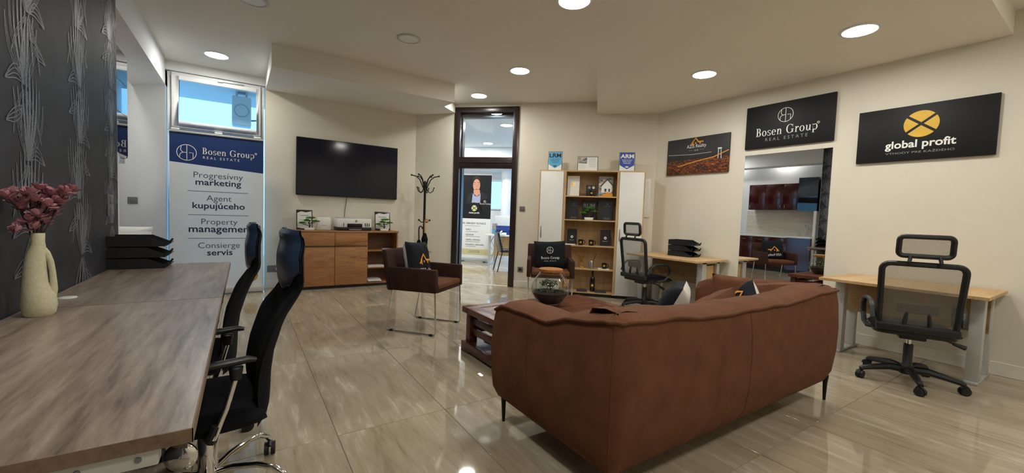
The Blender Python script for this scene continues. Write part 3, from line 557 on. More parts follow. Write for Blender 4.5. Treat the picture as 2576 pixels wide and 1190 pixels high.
plate('wall_socket', 'grey socket strip with white plugs between banner and sideboard', FT, 672, 668, 730, 683, 3)
e0 = FC.at(1612, 450, -.02); e1 = FC.at(1633, 547, -.02); t = thing('fuse_box', 'white flush fuse box door on the wall right of the bookcase', 'fuse box', FC.w(0, 0, 0), FC.rz)
bx('frame', 'white_plastic', t, e0[0]-.2, -.02, e1[1], e1[0], -.001, e0[1], .003); bx('door', 'white_wall', t, e0[0]-.18, -.024, e1[1]+.03, e1[0]-.03, -.02, e0[1]-.03, .002)
# ---------------------------------------------------------------- coat rack and umbrellas
p = onY(1067, 560, 6.62); FH = Fr((p.x, p.y, 0), -.58); ztop = FH.at(1067, 470)[1]
cr = thing('coat_rack', 'black metal coat rack in the corner left of the doorway', 'coat rack', FH.o, FH.rz)
MB().cyl((0, 0, .03), (0, 0, ztop+.03), .02, n=14).build('pole', 'black_metal', cr, True); MB().lathe([(.17, 0), (.17, .015), (.05, .03), (.03, .06)], 28).build('base', 'black_metal', cr, True)
MB().lathe([(.034, ztop-.05), (.034, ztop+.06), (.012, ztop+.1)], 14).build('collar', 'black_metal', cr, True)
for i in range(6):
    a = i*PI/3+.25; ca, sa = math.cos(a), math.sin(a); P = lambda r, z: (r*ca, r*sa, ztop+z)
    MB().tube([P(.03, -.02), P(.055, .04), P(.09, .12), P(.15, .17), P(.22, .185)], .009, 8).build('hook', 'black_metal', cr, True); MB().sphere(P(.225, .187), .015, 10).build('hook_knob', 'black_metal', cr, True)
for i in range(5):
    a = i*2*PI/5+.1; ca, sa = math.cos(a), math.sin(a); P = lambda r, z: (r*ca, r*sa, ztop+z)
    MB().tube([P(.03, -.03), P(.05, -.08), P(.09, -.1), P(.13, -.07), P(.145, -.02)], .007, 8).build('hook', 'black_metal', cr, True); MB().sphere(P(.147, -.015), .012, 10).build('hook_knob', 'black_metal', cr, True)
zl = FH.at(1067, 556)[1]
for a in (0, PI, PI/2):
    ca, sa = math.cos(a), math.sin(a); MB().tube([(0, 0, zl-.02), (.05*ca, .05*sa, zl-.02), (.085*ca, .085*sa, zl+.01)], .008, 8).sphere((.09*ca, .09*sa, zl+.015), .017, 10).build('hook', 'black_metal', cr, True)
zr_ = FH.at(1067, 634)[1]
MB().tube([(.14*math.cos(i*PI/12), -.02+.14*math.sin(i*PI/12), zr_) for i in range(24)], .006, 6, True).build('umbrella_ring', 'brushed', cr, True)
def umbrella(label, x, y, zh, L, fat, hand):
    t = thing('umbrella', label, 'umbrella', FH.w(x, y, 0), FH.rz, 'umbrellas on the coat rack')
    MB().tube([(.055, 0, zh-.035), (.05, 0, zh-.005), (.025, 0, zh+.015), (0, 0, zh-.005), (-.006, 0, zh-.05), (0, 0, zh-.22)], .011, 8).build('handle', hand, t, True)
    MB().lathe([(.02, zh-.22), (.03, zh-.24), (fat, zh-.32), (fat*.8, zh-.45), (fat*.5, zh-L+.1), (.008, zh-L), (.004, zh-L-.05)], 10).build('canopy', 'black_fabric', t)
umbrella('long black umbrella with curved wooden handle hanging on the coat rack', .03, -.075, zl+.02, .82, .055, 'umbrella_wood')
umbrella('shorter black umbrella with dark handle beside the wooden-handled one', -.07, -.05, zl-.1, .62, .05, 'black_plastic')
# ---------------------------------------------------------------- cushions
def cushion(name, label, w, h, t, fm, bm_, loc, rot, group=None, cat='cushion', pinch=.06):
    o = thing(name, label, cat, loc, 0, group); o.rotation_euler = rot
    def half(sg):
        def fn(u, v):
            a, b = 2*u-1, 2*v-1; e = (max(0, 1-a**4)*max(0, 1-b**4))**.5; k = 1-pinch*(1-a*a)*abs(b)-0; k2 = 1-pinch*(1-b*b)
            wr = .004*math.sin(9*a+4*b)*e+.003*math.sin(14*b-5*a)*e
            return (a*w/2*k2, sg*(t/2*e+wr*.8), b*h/2*(1-pinch*(1-a*a)))
        return MB().grid(fn, 18, 18)
    half(-1).build('front_cover', fm, o, True); half(1).build('back_cover', bm_, o, True)
    return o
def surf(t, k): return lambda a, b: -(t/2*(max(0, 1-a**4)*max(0, 1-b**4))**.5)-.006
def oncushion(mb, w, h, t):                                            # pushes flat print onto the bulging cover
    f = surf(t, 1); mb.v = [(x, f(max(-1, min(1, 2*x/w)), max(-1, min(1, 2*z/h))), z) for x, y, z in mb.v]; return mb
# ---------------------------------------------------------------- armchairs
def armchair(label, loc, rz):
    t = thing('armchair', label, 'armchair', loc, rz, 'brown armchairs with chrome sled legs')
    for s in (-1, 1):
        MB().prism([(-.29, .43), (.25, .425), (.28, .66), (-.285, .66)], s*.31, s*.255, 'x').build('armrest', 'fabric_dark', t, bevel=.014)
        MB().tube([(s*.285, -.265, .44), (s*.285, -.285, .04), (s*.285, -.275, .014), (s*.285, -.25, .009), (s*.285, .25, .009), (s*.285, .275, .014), (s*.285, .285, .04), (s*.285, .21, .44)], .009, 10).build('sled_leg', 'chrome', t, True)
        for y in (-.235, .22): MB().box(s*.285-.012, y-.02, 0, s*.285+.012, y+.02, .02).build('glide', 'black_plastic', t, bevel=.004)
    MB().prism([(.20, .42), (.27, .42), (.345, .83), (.285, .83)], -.31, .31, 'x').build('backrest', 'fabric_dark', t, bevel=.018)
    MB().box(-.253, -.285, .425, .253, .23, .455).build('seat_base', 'fabric_dark', t, bevel=.01); MB().box(-.252, -.29, .455, .252, .22, .515).build('seat_cushion', 'fabric_brown', t, bevel=.02)
    return t
A1, A2 = (1.63, 4.13, 0), (3.50, 4.37, 0); R1, R2 = math.radians(39), math.radians(-36)
armchair('brown armchair in front of the sideboard, turned sideways with a roof-logo pillow', A1, R1); armchair('brown armchair with monogram pillow standing before the bookcase', A2, R2)
def azis_print(o, w, t):
    mb = MB(); house(mb, .02, -.03, .22); oncushion(mb, w, w, t).build('roof_logo', 'orange_print', o)
    mb = MB(); text(mb, 'AZIS Reality', -.13, -.13, .27, vs=1.2, bold=.005); oncushion(mb, w, w, t).build('lettering', 'text_white', o)
f1 = Fr(A1, R1); c1 = cushion('pillow', 'black pillow with orange roof logo and white back on the sideways armchair', .42, .42, .15, 'black_cloth', 'white_cloth', f1.w(-.01, .10, .70), (-.2, .06, R1), 'printed pillows', 'pillow'); azis_print(c1, .42, .15)
f2 = Fr(A2, R2); c2 = cushion('pillow', 'black pillow with white monogram on the armchair before the bookcase', .44, .40, .15, 'black_cloth', 'black_cloth', f2.w(0, .12, .69), (-.2, -.05, R2), 'printed pillows', 'pillow')
mb = MB(); monogram(mb, 0, .06, .045, w=.09); oncushion(mb, .44, .40, .15).build('monogram', 'text_white', c2); mb = MB(); text(mb, 'Bosen Group', -.125, -.06, .25, ser=True); text(mb, 'R E A L   E S T A T E', -.08, -.095, .16); oncushion(mb, .44, .40, .15).build('lettering', 'text_white', c2)
# ---------------------------------------------------------------- office chairs
def rrect(w, h, r, n=5):
    return [(sx*(w/2-r)+r*math.cos(a0+PI/2*i/n), sz_*(h/2-r)+r*math.sin(a0+PI/2*i/n)) for sx, sz_, a0 in ((1, 1, 0), (-1, 1, PI/2), (-1, -1, PI), (1, -1, 1.5*PI)) for i in range(n+1)]
def starbase(t, mat, arch=False, rad=.31, a0=.3, mat2='black_plastic'):
    for i in range(5):
        a = a0+2*PI*i/5; c, s = math.cos(a), math.sin(a); P = lambda r, z, o=0: (r*c-o*s, r*s+o*c, z)
        if arch: MB().tube([P(.02, .10), P(.10, .125), P(.20, .135), P(.26, .125), P(.30, .10), P(rad, .075)], .013, 10).build('base_leg', mat, t, True)
        else: MB().tube([P(.03, .105), P(.12, .115), P(.22, .10), P(rad-.02, .085), P(rad, .075)], [.030, .028, .024, .02, .018], 8).build('base_leg', mat, t, True)
        cs = MB(); M = Matrix.Translation(P(rad, .03)) @ Matrix.Rotation(a+.7, 4, 'Z')
        for o in (-.014, .014): cs.cyl((0, o-.009, 0), (0, o+.009, 0), .03, n=16, M=M)
        cs.cyl((0, 0, .02), (0, 0, .055), .008, n=8, M=M).tube([(.03*math.cos(q), 0, .004+.032*math.sin(q)) for q in (0, .6, 1.2, 1.57, 2, 2.6)], .010, 6, M=M); cs.build('caster', mat2, t, True)
def mesh_chair(label, loc, rz, mesh='mesh_grey', a0=.3):
    t = thing('office_chair', label, 'chair', loc, rz, 'mesh office chairs with headrests'); starbase(t, 'black_plastic', False, .32, a0)
    MB().lathe([(.045, .07), (.05, .09), (.045, .13), (.030, .15), (.030, .30), (.026, .31)], 16).build('column_sleeve', 'black_plastic', t, True); MB().cyl((0, 0, .30), (0, 0, .38), .016).build('gas_lift', 'chrome', t, True)
    MB().box(-.08, -.12, .365, .08, .10, .41).build('tilt_mechanism', 'black_plastic', t, bevel=.01)
    MB().tube([(.06, .02, .385), (.20, .02, .375), (.27, .02, .35)], .006, 6).tube([(.25, .02, .357), (.32, .02, .335)], [.012, .018], 8).build('height_lever', 'black_plastic', t, True)
    def seat(u, v):
        a, b = 2*u-1, 2*v-1; e = (max(0, 1-abs(a)**5)*max(0, 1-abs(b)**5))**.4
        return (a*.245, .03+b*.235, .445+.045*e-.03*max(0, b)**3)
    MB().grid(seat, 14, 14).build('seat', 'black_fabric', t, True); MB().prism([(x*1., y+.03) for x, y in rrect(.48, .46, .08)], .405, .448).build('seat_pan', 'black_plastic', t, bevel=.008)
    yb = lambda z: -.235-.12*(z-.62)**2*4*(1 if z < .62 else .6)+ (.06 if z < .5 else 0)*(.5-z)/.1
    yb = lambda z: -.20-.16*max(0, z-.62)-.25*max(0, .58-z)*-.6
    pts = rrect(.455, .50, .05); F3 = lambda x, z, k=1: (x*(1-.12*max(0, .25-(z+.25))*2), yb(z+.715)-.02+.35*x*x, z+.715)
    MB().tube([F3(x, z) for x, z in pts], .021, 8, True).build('back_frame', 'black_plastic', t, True)
    MB().grid(lambda u, v: F3((2*u-1)*.222, (2*v-1)*.245), 10, 12).build('back_mesh', mesh, t, True)
    MB().box(-.235, -.24, .44, .235, -.19, .50).build('back_bottom', 'black_plastic', t, bevel=.015)
    MB().box(-.12, -.215, .585, .12, -.19, .665).build('lumbar_pad', 'black_plastic', t, bevel=.015)
    for s in (-1, 1):
        MB().tube([(s*.06, -.205, .60), (s*.075, -.215, .47)], .014, 8).build('lumbar_strut', 'black_plastic', t, True)
        MB().tube([(s*.20, -.06, .42), (s*.265, -.05, .425), (s*.275, .06, .44), (s*.275, .15, .50), (s*.275, .16, .58), (s*.272, .13, .635), (s*.268, .03, .648), (s*.262, -.10, .645), (s*.255, -.17, .60), (s*.25, -.20, .52)], .019, 8, flat=.75).build('armrest', 'black_plastic', t, True)
        MB().tube([(s*.075, yb(.96)-.02, .955), (s*.085, -.30, .985), (s*.078, -.285, 1.03)], .012, 8).build('headrest_bracket', 'black_plastic', t, True)
    H3 = lambda x, z: (x, -.285+.5*x*x+.35*z*z-.1*z, z+1.10)
    MB().tube([H3(x, z) for x, z in rrect(.29, .145, .03)], .018, 8, True).build('headrest_frame', 'black_plastic', t, True); MB().grid(lambda u, v: H3((2*u-1)*.142, (2*v-1)*.07), 10, 6).build('headrest_mesh', mesh, t, True)
    return t
mesh_chair('black mesh office chair seen from behind at the right desk', (4.47, .96, 0), -PI/2+.38, a0=.16-.38)
mesh_chair('black mesh office chair at the far desk beside the bookcase', (4.60, 3.66, 0), -PI/2-.12, 'mesh_grey', .7)
def desk(label, x0, x1, y0, y1, z, endp=False):
    t = thing('desk', label, 'desk', (0, 0, 0), 0, 'light oak desks by the right wall')
    MB().box(x0, y0, z-.026, x1, y1, z).build('desktop', 'light_oak', t, bevel=.002, seg=1)
    MB().box(x1-.22, y0+.06, z-.36, x1-.202, y1-.06, z-.03).build('modesty_panel', 'shaded_oak', t)
    for y in (y0+.05, y1-.13):
        MB().box(x1-.52, y, .025, x1-.43, y+.08, z-.026).box(x1-.19, y, .025, x1-.13, y+.08, z-.026).build('leg', 'lightgrey_metal', t, bevel=.006)
        MB().box(x1-.54, y, 0, x1-.06, y+.08, .025).build('foot', 'lightgrey_metal', t, bevel=.006); MB().box(x1-.56, y, z-.05, x1-.08, y+.08, z-.027).build('top_rail', 'lightgrey_metal', t)
        if endp and y < y0+.1: MB().box(x1-.425, y+.03, .36, x1-.2, y+.05, z-.08).build('end_panel', 'light_oak_v', t)
    return t
desk('light oak desk on grey metal legs at the right end of the wall', 4.64, 5.42, .58, 1.665, .738); desk('light oak desk carrying black trays beside the bookcase', 4.68, 5.42, 2.97, 4.08, .738, True)
def tray(label, loc, rz, g):
    t = thing('letter_tray', label, 'tray', loc, rz, g)                  # open front at local -y
    MB().box(-.125, -.16, 0, .125, .17, .004).build('floor_panel', 'black_plastic', t)
    for s in (-1, 1): MB().prism([(-.12, 0), (.17, 0), (.17, .072), (-.06, .072), (-.16, .025), (-.175, .045), (-.185, .04), (-.165, 0)], s*.125, s*.129, 'x').build('side_panel', 'black_plastic', t)
    MB().box(-.125, .166, 0, .125, .17, .072).build('back_panel', 'black_plastic', t); MB().prism([(-.16, .004), (-.16, .01), (-.19, .03), (-.195, .026), (-.165, 0)], -.06, .06, 'x').build('grip_lip', 'black_plastic', t)
ORD = ('top', 'middle', 'bottom')
p = onZ(1668, 633, .738); q = onZ(1712, 637, .738)
for i in range(3):
    tray('black letter tray at the %s of the stack on the far oak desk' % ORD[2-i], (5.20, 3.50, .739+.078*i), .12, 'letter trays on the far desk')
    tray('black letter tray at the %s of the stack on the grey oak desk' % ORD[2-i], (-.645, 4.06, .7395+.080*i), PI/2, 'letter trays on the grey desk')
# ---------------------------------------------------------------- coffee table, terrarium
CX0, CX1, CY0, CY1, CZ = 1.64, 3.02, 2.55, 3.27, .40
ct = thing('coffee_table', 'dark mahogany slatted coffee table behind the sofa', 'table', ((CX0+CX1)/2, (CY0+CY1)/2, 0)); hx, hy = (CX1-CX0)/2, (CY1-CY0)/2
for q in ((-hx, -hy, hx, -hy+.11), (-hx, hy-.11, hx, hy), (-hx, -hy+.1115, -hx+.11, hy-.1115), (hx-.11, -hy+.1115, hx, hy-.1115)): MB().box(q[0], q[1], CZ-.05, q[2], q[3], CZ).build('top_frame_board', 'mahogany_top', ct, bevel=.003)
for i in range(4):
    w = (2*hy-.226)/4; y = -hy+.113+i*w; MB().box(-hx+.112, y+.001, CZ-.04, hx-.112, y+w-.001, CZ-.003).build('top_plank', 'mahogany_top', ct, bevel=.002)
for sx in (-1, 1):
    for sy in (-1, 1): MB().box(sx*(hx-.105), sy*(hy-.105), .09, sx*(hx-.03), sy*(hy-.03), CZ-.05).build('leg', 'mahogany', ct, bevel=.003)
    for z in (.165, .255): MB().box(sx*(hx-.075), -hy+.105, z, sx*(hx-.05), hy-.105, z+.055).build('rail', 'mahogany', ct, bevel=.002)
    MB().prism([(-hy, .0), (-hy+.11, 0), (-hy+.15, .022), (hy-.15, .022), (hy-.11, 0), (hy, 0), (hy, .09), (-hy, .09)], sx*hx, sx*(hx-.035), 'x').build('plinth', 'mahogany', ct, bevel=.003)
for sy in (-1, 1):
    for z in (.165, .255): MB().box(-hx+.105, sy*(hy-.075), z, hx-.105, sy*(hy-.05), z+.055).build('rail', 'mahogany', ct, bevel=.002)
    MB().prism([(-hx+.036, .0), (-hx+.15, 0), (-hx+.2, .022), (hx-.2, .022), (hx-.15, 0), (hx-.036, 0), (hx-.036, .09), (-hx+.036, .09)], sy*hy, sy*(hy-.035), 'y').build('plinth', 'mahogany', ct, bevel=.003)
MB().box(-hx+.036, -hy+.036, .07, hx-.036, hy-.036, .0895).build('lower_shelf', 'mahogany', ct)
for i, (x, y, lb) in enumerate([(CX0+.28, 3.0, 'white magazine on the lower shelf of the coffee table'), (CX0+.62, 2.9, 'second white magazine deeper on the lower shelf of the coffee table')]):
    t = thing('magazine', lb, 'magazine', (x, y, .09), .3*i+.1); MB().box(-.105, -.15, 0, .105, .15, .007).build('pages', 'white_paper', t); mb = MB()
    for k in range(6): mb.box(-.085, -.12+.035*k, .007, .085-.02*(k % 2), -.11+.035*k, .0076)
    mb.build('print', 'text_dim', t)
q = onZ(1384, 768, CZ); TX, TY = q.x+.035, q.y+.055
te = thing('terrarium', 'round glass terrarium jar with cork lid on the coffee table', 'terrarium', (TX, TY, CZ)); rg = random.Random(3)
pr_ = [(.085, .002), (.11, .012), (.15, .06), (.178, .105), (.187, .14), (.178, .185), (.15, .235), (.118, .275), (.104, .295), (.108, .305)]
inn = [(r-.004, z+.004) for r, z in pr_]
MB().lathe([(.0001, .002)]+pr_+inn[::-1]+[(.0001, .008)], 48).build('glass_jar', 'clear', te, True)
MB().lathe([(.0001, .01), (.085, .012), (.108, .022), (.146, .066), (.168, .100), (.172, .115), (.14, .122), (.08, .128), (.0001, .13)], 32).build('soil', 'soil', te, True)
MB().lathe([(.098, .292), (.100, .308), (.112, .310), (.113, .332), (.108, .336), (.0001, .336)], 32).build('cork_lid', 'cork', te, True)
MB().tube([(.01, 0, .12), (.014, .0, .16), (.0, .01, .20)], [.014, .010, .006], 8).tube([(.012, 0, .15), (.05, -.02, .19)], [.006, .003], 6).tube([(.01, 0, .155), (-.05, .02, .20), (-.07, .02, .215)], [.006, .004, .003], 6).build('trunk', 'trunk', te, True)
mb = MB()
for i in range(260):
    a = rg.uniform(0, 2*PI); rr = .085*math.sqrt(rg.random()); z = .20+rg.uniform(-.05, .05)*(1-rr/.11); p = Vector((-.02+rr*math.cos(a), rr*math.sin(a), z)); l = rg.uniform(.008, .016)
    mb.add([(-l, 0, 0), (0, -l*.4, .002), (l, 0, 0), (0, l*.4, .002)], [(0, 1, 2, 3)], Matrix.Translation(p) @ Matrix.Rotation(rg.uniform(0, 6), 4, 'Z') @ Matrix.Rotation(rg.uniform(-1.2, 1.2), 4, 'Y'))
for i in range(90):
    a = rg.uniform(0, 2*PI); rr = .14*math.sqrt(rg.random()); l = rg.uniform(.01, .02); p = Vector((rr*math.cos(a), rr*math.sin(a), .128+rg.uniform(0, .02)))
    mb.add([(-l, 0, 0), (0, -l*.4, .002), (l, 0, 0), (0, l*.4, .002)], [(0, 1, 2, 3)], Matrix.Translation(p) @ Matrix.Rotation(rg.uniform(0, 6), 4, 'Z') @ Matrix.Rotation(rg.uniform(-.7, .7), 4, 'Y'))
mb.build('foliage', 'leaf_dark', te)['kind'] = 'stuff'
ax = Vector((.836, -.548, 0))
MB().tube([ax*.10+Vector((0, 0, .322)), ax*.125+Vector((0, 0, .29)), ax*.155+Vector((0, 0, .235))], .0015, 5).build('string', 'string', te)
MB().box(-.014, -.001, -.07, .014, .001, 0, Matrix.Translation(ax*.165+Vector((-.03, -.03, .245))) @ Matrix.Rotation(-.5, 4, 'Z') @ Matrix.Rotation(.35, 4, 'Y')).build('price_tag', 'tagcard', te)
# ---------------------------------------------------------------- sofa
so = thing('sofa', 'large rust-brown suede sofa seen from behind, in the foreground', 'sofa', (2.37, 1.58, 0)); OX, OY = 2.37, 1.58
def corner(cx, cy, a0, a1, r, n=7): return [(cx+r*math.cos(math.radians(a0+(a1-a0)*i/n)), cy+r*math.sin(math.radians(a0+(a1-a0)*i/n))) for i in range(n+1)]
X0, X1, Y0, Y1, RC = 1.235, 3.50, 1.105, 2.05, .075
path = [(X0, Y1-.94*i/12*.9) for i in range(12)]+corner(X0+RC, Y0+RC, 180, 270, RC)+[(X0+RC+(X1-X0-2*RC)*i/26, Y0) for i in range(1, 26)]+corner(X1-RC, Y0+RC, 270, 360, RC)+[(X1, Y1-.94*i/12*.9) for i in range(11, -1, -1)]
def lerp(x, tab):
    for (a, va), (b, vb) in zip(tab, tab[1:]):
        if x <= b: k = max(0, min(1, (x-a)/(b-a))); k = k*k*(3-2*k); return va+(vb-va)*k
    return tab[-1][1]
def htop(x, y):
    if y > Y0+.05: return lerp(y, [(Y0, .80 if x < 2 else .785), (1.35, .765 if x < 2 else .78), (1.58, .705 if x < 2 else .74), (2.05, .700 if x < 2 else .73)])
    return lerp(x, [(X0, .80), (1.55, .785), (2.0, .758), (2.7, .755), (3.25, .782), (X1, .785)])
SEC = [(.16, 0), (.05, 0), (.012, .12), (-.006, .35), (-.010, .6), (.0, .85), (.016, 1.0), (.06, 1.04), (.14, 1.05), (.22, 1.03), (.26, .93), (.25, .55), (.22, .1), (.16, 0)]
rings = []; npth = len(path); pipe = []
for i, (x, y) in enumerate(path):
    a = Vector(path[max(i-1, 0)]); b_ = Vector(path[min(i+1, npth-1)]); tg = (b_-a).normalized(); nv = Vector((-tg.y, tg.x)); h = htop(x, y)
    end = min(i, npth-1-i); sq = 1 if end > 1 else (.93, .985)[end]
    wv = .006*math.sin(i*1.7)+.004*math.sin(i*.6+1)
    sec = [(x+nv.x*(d if d < .1 else d)-OX, y+nv.y*d-OY, .14+(h+wv*(.5 if f > .8 else 0)-.14)*f*(sq if f > .5 else 1)) for d, f in SEC]; rings.append(sec); pipe.append(Vector(sec[6])+Vector((-nv.x*.006, -nv.y*.006, .002)))
ns = len(SEC); i0 = 12; segs = [('side_panel', 0, 15), ('back_panel', 15, npth-16), ('side_panel', npth-16, npth-1)]
for nm, a, b_ in segs:
    mb = MB(); vs = [p for r in rings[a:b_+1] for p in r]; k = b_-a
    fs = [(i*ns+j, i*ns+j+1, (i+1)*ns+j+1, (i+1)*ns+j) for i in range(k) for j in range(ns-1)]
    if a == 0: fs.append(tuple(range(ns-1)))
    if b_ == npth-1: fs.append(tuple(k*ns+j for j in range(ns-1)))
    mb.add(vs, fs).build(nm, 'fabric_brown', so, True)
MB().tube(pipe, .009, 8).build('piping', 'fabric_brown', so, True)
for idx in (5, 15, npth-16, 15+16): MB().tube([Vector(p) for p in rings[idx][1:7]], .0025, 6).build('seam', 'fabric_brown', so, True)
MB().box(X0+.19-OX, Y0+.19-OY, .16, X1-.19-OX, Y1-.02-OY, .30).build('seat_base', 'fabric_brown', so, bevel=.02)
for k in range(2):
    w = (X1-X0-.40)/2; MB().box(X0+.20+k*w-OX, Y0+.22-OY, .30, X0+.20+(k+1)*w-.004-OX, Y1-OY, .44).build('seat_cushion', 'fabric_brown', so, bevel=.04, seg=3)
for x, y in ((X0+.06, Y1-.05), (X1-.06, Y0+.045), (X0+.09, Y0+.07), (X1-.06, Y1-.05)): MB().tube([(x-OX, y-OY, .18), (x-OX, y-OY, .12), (x-OX+.004, y-OY, 0)], [.020, .014, .009], 10).build('leg', 'black_metal', so, True)
def sc(label, px, py, Y, w, h, rot, fm='fabric_brown', bm_='fabric_brown', t=.16, dz=0):
    p = onY(px, py, Y); return cushion('sofa_cushion', label, w, h, t, fm, bm_, (p.x, Y, p.z-h/2+dz), rot, 'cushions on the sofa')
sc('brown cushion leaning on the sofa back beside the coffee table corner', 1560, 784, 1.44, .50, .38, (.22, .0, 0))
sc('brown cushion in the middle of the sofa, right of the white-backed pillow', 1785, 733, 1.52, .50, .38, (.3, -.12, .1))
sc('large brown cushion in the right corner of the sofa', 1885, 696, 1.66, .54, .44, (-.22, .0, -1.15))
c3 = cushion('pillow', 'black pillow with white back standing at the left of the sofa seat', .42, .42, .16, 'black_cloth', 'white_cloth', (onY(1684, 745, 1.66).x, 1.66, .63), (-.45, 0, -2.6), 'printed pillows', 'pillow')
p = onY(1872, 716, 1.52); c4 = cushion('pillow', 'black and white pillow with orange print at the right of the sofa', .40, .40, .15, 'black_cloth', 'white_cloth', (p.x, 1.52, p.z-.225), (-.3, .6, -2.2), 'printed pillows', 'pillow'); c4.rotation_mode = 'YXZ'
mb = MB(); house(mb, -.06, .06, .2); oncushion(mb, .40, .40, .15).build('roof_logo', 'orange_print', c4); mb = MB(); text(mb, 'AZIS Reality', -.13, -.03, .26, vs=1.2, bold=.005); oncushion(mb, .40, .40, .15).build('lettering', 'text_white', c4)
# ---------------------------------------------------------------- bookcase on the diagonal wall
BD = .365; FK = Fr(FC.w(0, -BD, 0), FC.rz)
def bk(zx, zy, y=0): return FK.at(1330+zx/2.974, 360+zy/2.974, y)
bxs = [bk(70, 600)[0]-.0, bk(258, 600)[0], bk(657, 600)[0], bk(858, 600)[0]]; ztb = (bk(70, 200)[1]+bk(866, 208)[1])/2
def cab(label, x0, x1, door):
    t = thing('bookcase_unit', label, 'cabinet', FK.o, FK.rz, 'bookcase units')
    for x in (x0, x1-.018): bx('side_panel', 'light_oak_v', t, x, 0, .04, x+.018, BD-.03, ztb-.02)
    bx('top', 'light_oak', t, x0, -.004, ztb-.02, x1, BD-.03, ztb); bx('bottom', 'light_oak', t, x0+.018, .0, .05, x1-.018, BD-.03, .068); bx('back_panel', 'light_oak_v', t, x0+.018, BD-.038, .07, x1-.018, BD-.03, ztb-.02)
    MB().box(x0+.02, .03, 0, x1-.02, BD-.03, .04).build('plinth', 'black_plastic', t)
    if door:
        d = bx('door', 'white_plastic', t, x0+.02, -.014, .05, x1-.02, .001, ztb-.022, .002); z0, z1 = bk(80, 705)[1], bk(80, 618)[1]
        bx('handle', 'brushed', d, x0+.045, -.028, z0, x0+.06, -.014, z1, .003)
    return t
cab('white-doored oak bookcase unit left of the open shelves', bxs[0], bxs[1], True); mid = cab('open oak shelf unit in the middle of the bookcase', bxs[1], bxs[2], False); cab('white-doored oak bookcase unit right of the open shelves', bxs[2], bxs[3], True)
SH = [bk(450, y)[1] for y in (396, 575, 768, 942)]+[.068]
for z in SH[:4]: bx('shelf', 'light_oak', mid, bxs[1]+.018, .003, z-.018, bxs[2]-.018, BD-.038, z)
def upright(name, label, cat, zx0, zx1, zyt, s, mat, y=.12, th=.02, tilt=-.08, g=None):
    a = bk(zx0, zyt, y); b = bk(zx1, zyt, y)
    if s < ztb: a = (max(a[0], bxs[1]+.03), a[1]); b = (min(b[0], bxs[2]-.03), b[1])
    w = b[0]-a[0]; h = min(a[1], b[1])-s
    t = thing(name, label, cat, FK.w((a[0]+b[0])/2, y, s), FK.rz, g); M = Matrix.Rotation(tilt, 4, 'X')
    MB().box(-w/2, 0, 0, w/2, th, h, M).build('cover', mat, t, bevel=.002, seg=1); return t, w, h, M
def put(t, mat, M, fn, name='lettering'): mb = MB(); fn(mb); mb.v = [tuple(M @ Vector(p)) for p in mb.v]; mb.build(name, mat, t)
t, w, h, M = upright('booklet', 'white booklet with gold cross emblem on the top shelf', 'booklet', 280, 383, 243, SH[0], 'white_paper')
put(t, 'gold_metal', M, lambda m_: wedges(m_, 0, h*.58, .03, .03), 'emblem')
t, w, h, M = upright('booklet', 'brochure with a house on its cover on the top shelf', 'booklet', 527, 636, 248, SH[0], 'photo_page')
put(t, 'white_paper', M, lambda m_: flat(m_, [(-w*.3, h*.2), (w*.42, h*.22), (w*.42, h*.6), (w*.1, h*.82), (-w*.3, h*.55)]), 'house_print'); put(t, 'grey_shell', M, lambda m_: (stroke(m_, [(-w*.36, h*.5), (w*.08, h*.86), (w*.48, h*.56)], .02, -.0018), flat(m_, [(-.02, h*.25), (.01, h*.25), (.01, h*.4), (-.02, h*.4)], -.0018), flat(m_, [(.04, h*.25), (.065, h*.25), (.065, h*.4), (.04, h*.4)], -.0018)), 'roof_print'); put(t, 'orange_print', M, lambda m_: flat(m_, [(-w/2, 0), (w/2, 0), (w/2, h*.16), (w*.1, h*.24), (-w*.1, h*.12)], -.0022), 'wave_print')
t, w, h, M = upright('gift_card', 'dark card with round pictures behind the mug on the top shelf', 'card', 430, 508, 315, SH[0], 'black_card', .14, .01)
put(t, 'text_dim', M, lambda m_: (flat(m_, arc(-.03, h*.8, .02, .02, 0, 360, 16)[:-1]), flat(m_, arc(-.01, h*.35, .018, .018, 0, 360, 16)[:-1])), 'picture'); put(t, 'beige_print', M, lambda m_: flat(m_, arc(.035, h*.8, .022, .022, 0, 360, 16)[:-1]), 'picture')
for lb, a0, a1, top in (('black folder with small emblems at the left of the second shelf', 268, 374, 420), ('black folder with small emblems at the right of the second shelf', 522, 632, 422)):
    t, w, h, M = upright('folder', lb, 'folder', a0, a1, top, SH[1], 'black_card', .11, .012, -.07, 'black folders on the second shelf')
    put(t, 'text_dim', M, lambda m_: (text(m_, 'Bosen Group', -.01, h*.68, .085, ser=True), monogram(m_, .03, h*.8, .012, w=.14), stroke(m_, arc(.0, h*.09, .02, .011, 0, 360, 16)[:-1], .003, closed=True), stroke(m_, arc(.05, h*.09, .02, .011, 0, 360, 16)[:-1], .003, closed=True)))
t, w, h, M = upright('book', 'dark book with large pale letters behind the bonsai', 'book', 402, 508, 428, SH[1], 'black_card', .16, .025)
put(t, 'text_dim', M, lambda m_: text(m_, 'RUM', -w*.4, h*.64, w*.8, bold=.02))
dup(bo, FK.w(sum(bk(x, 560, .06)[0] for x in (388, 512))/2, .06, SH[1]), FK.rz, 'artificial bonsai in a white pot on the second bookcase shelf')
for lb, a0, a1, top in (('black gift box with white emblem at the left of the third shelf', 290, 362, 640), ('black gift box with white emblem at the right of the third shelf', 538, 614, 650)):
    t, w, h, M = upright('gift_box', lb, 'box', a0, a1, top, SH[2], 'black_card', .12, .05, 0, 'black gift boxes')
    put(t, 'text_white', M, lambda m_: (wedges(m_, 0, h*.5, .022, .022), text(m_, 'global profit', -.035, h*.28, .07)), 'emblem')
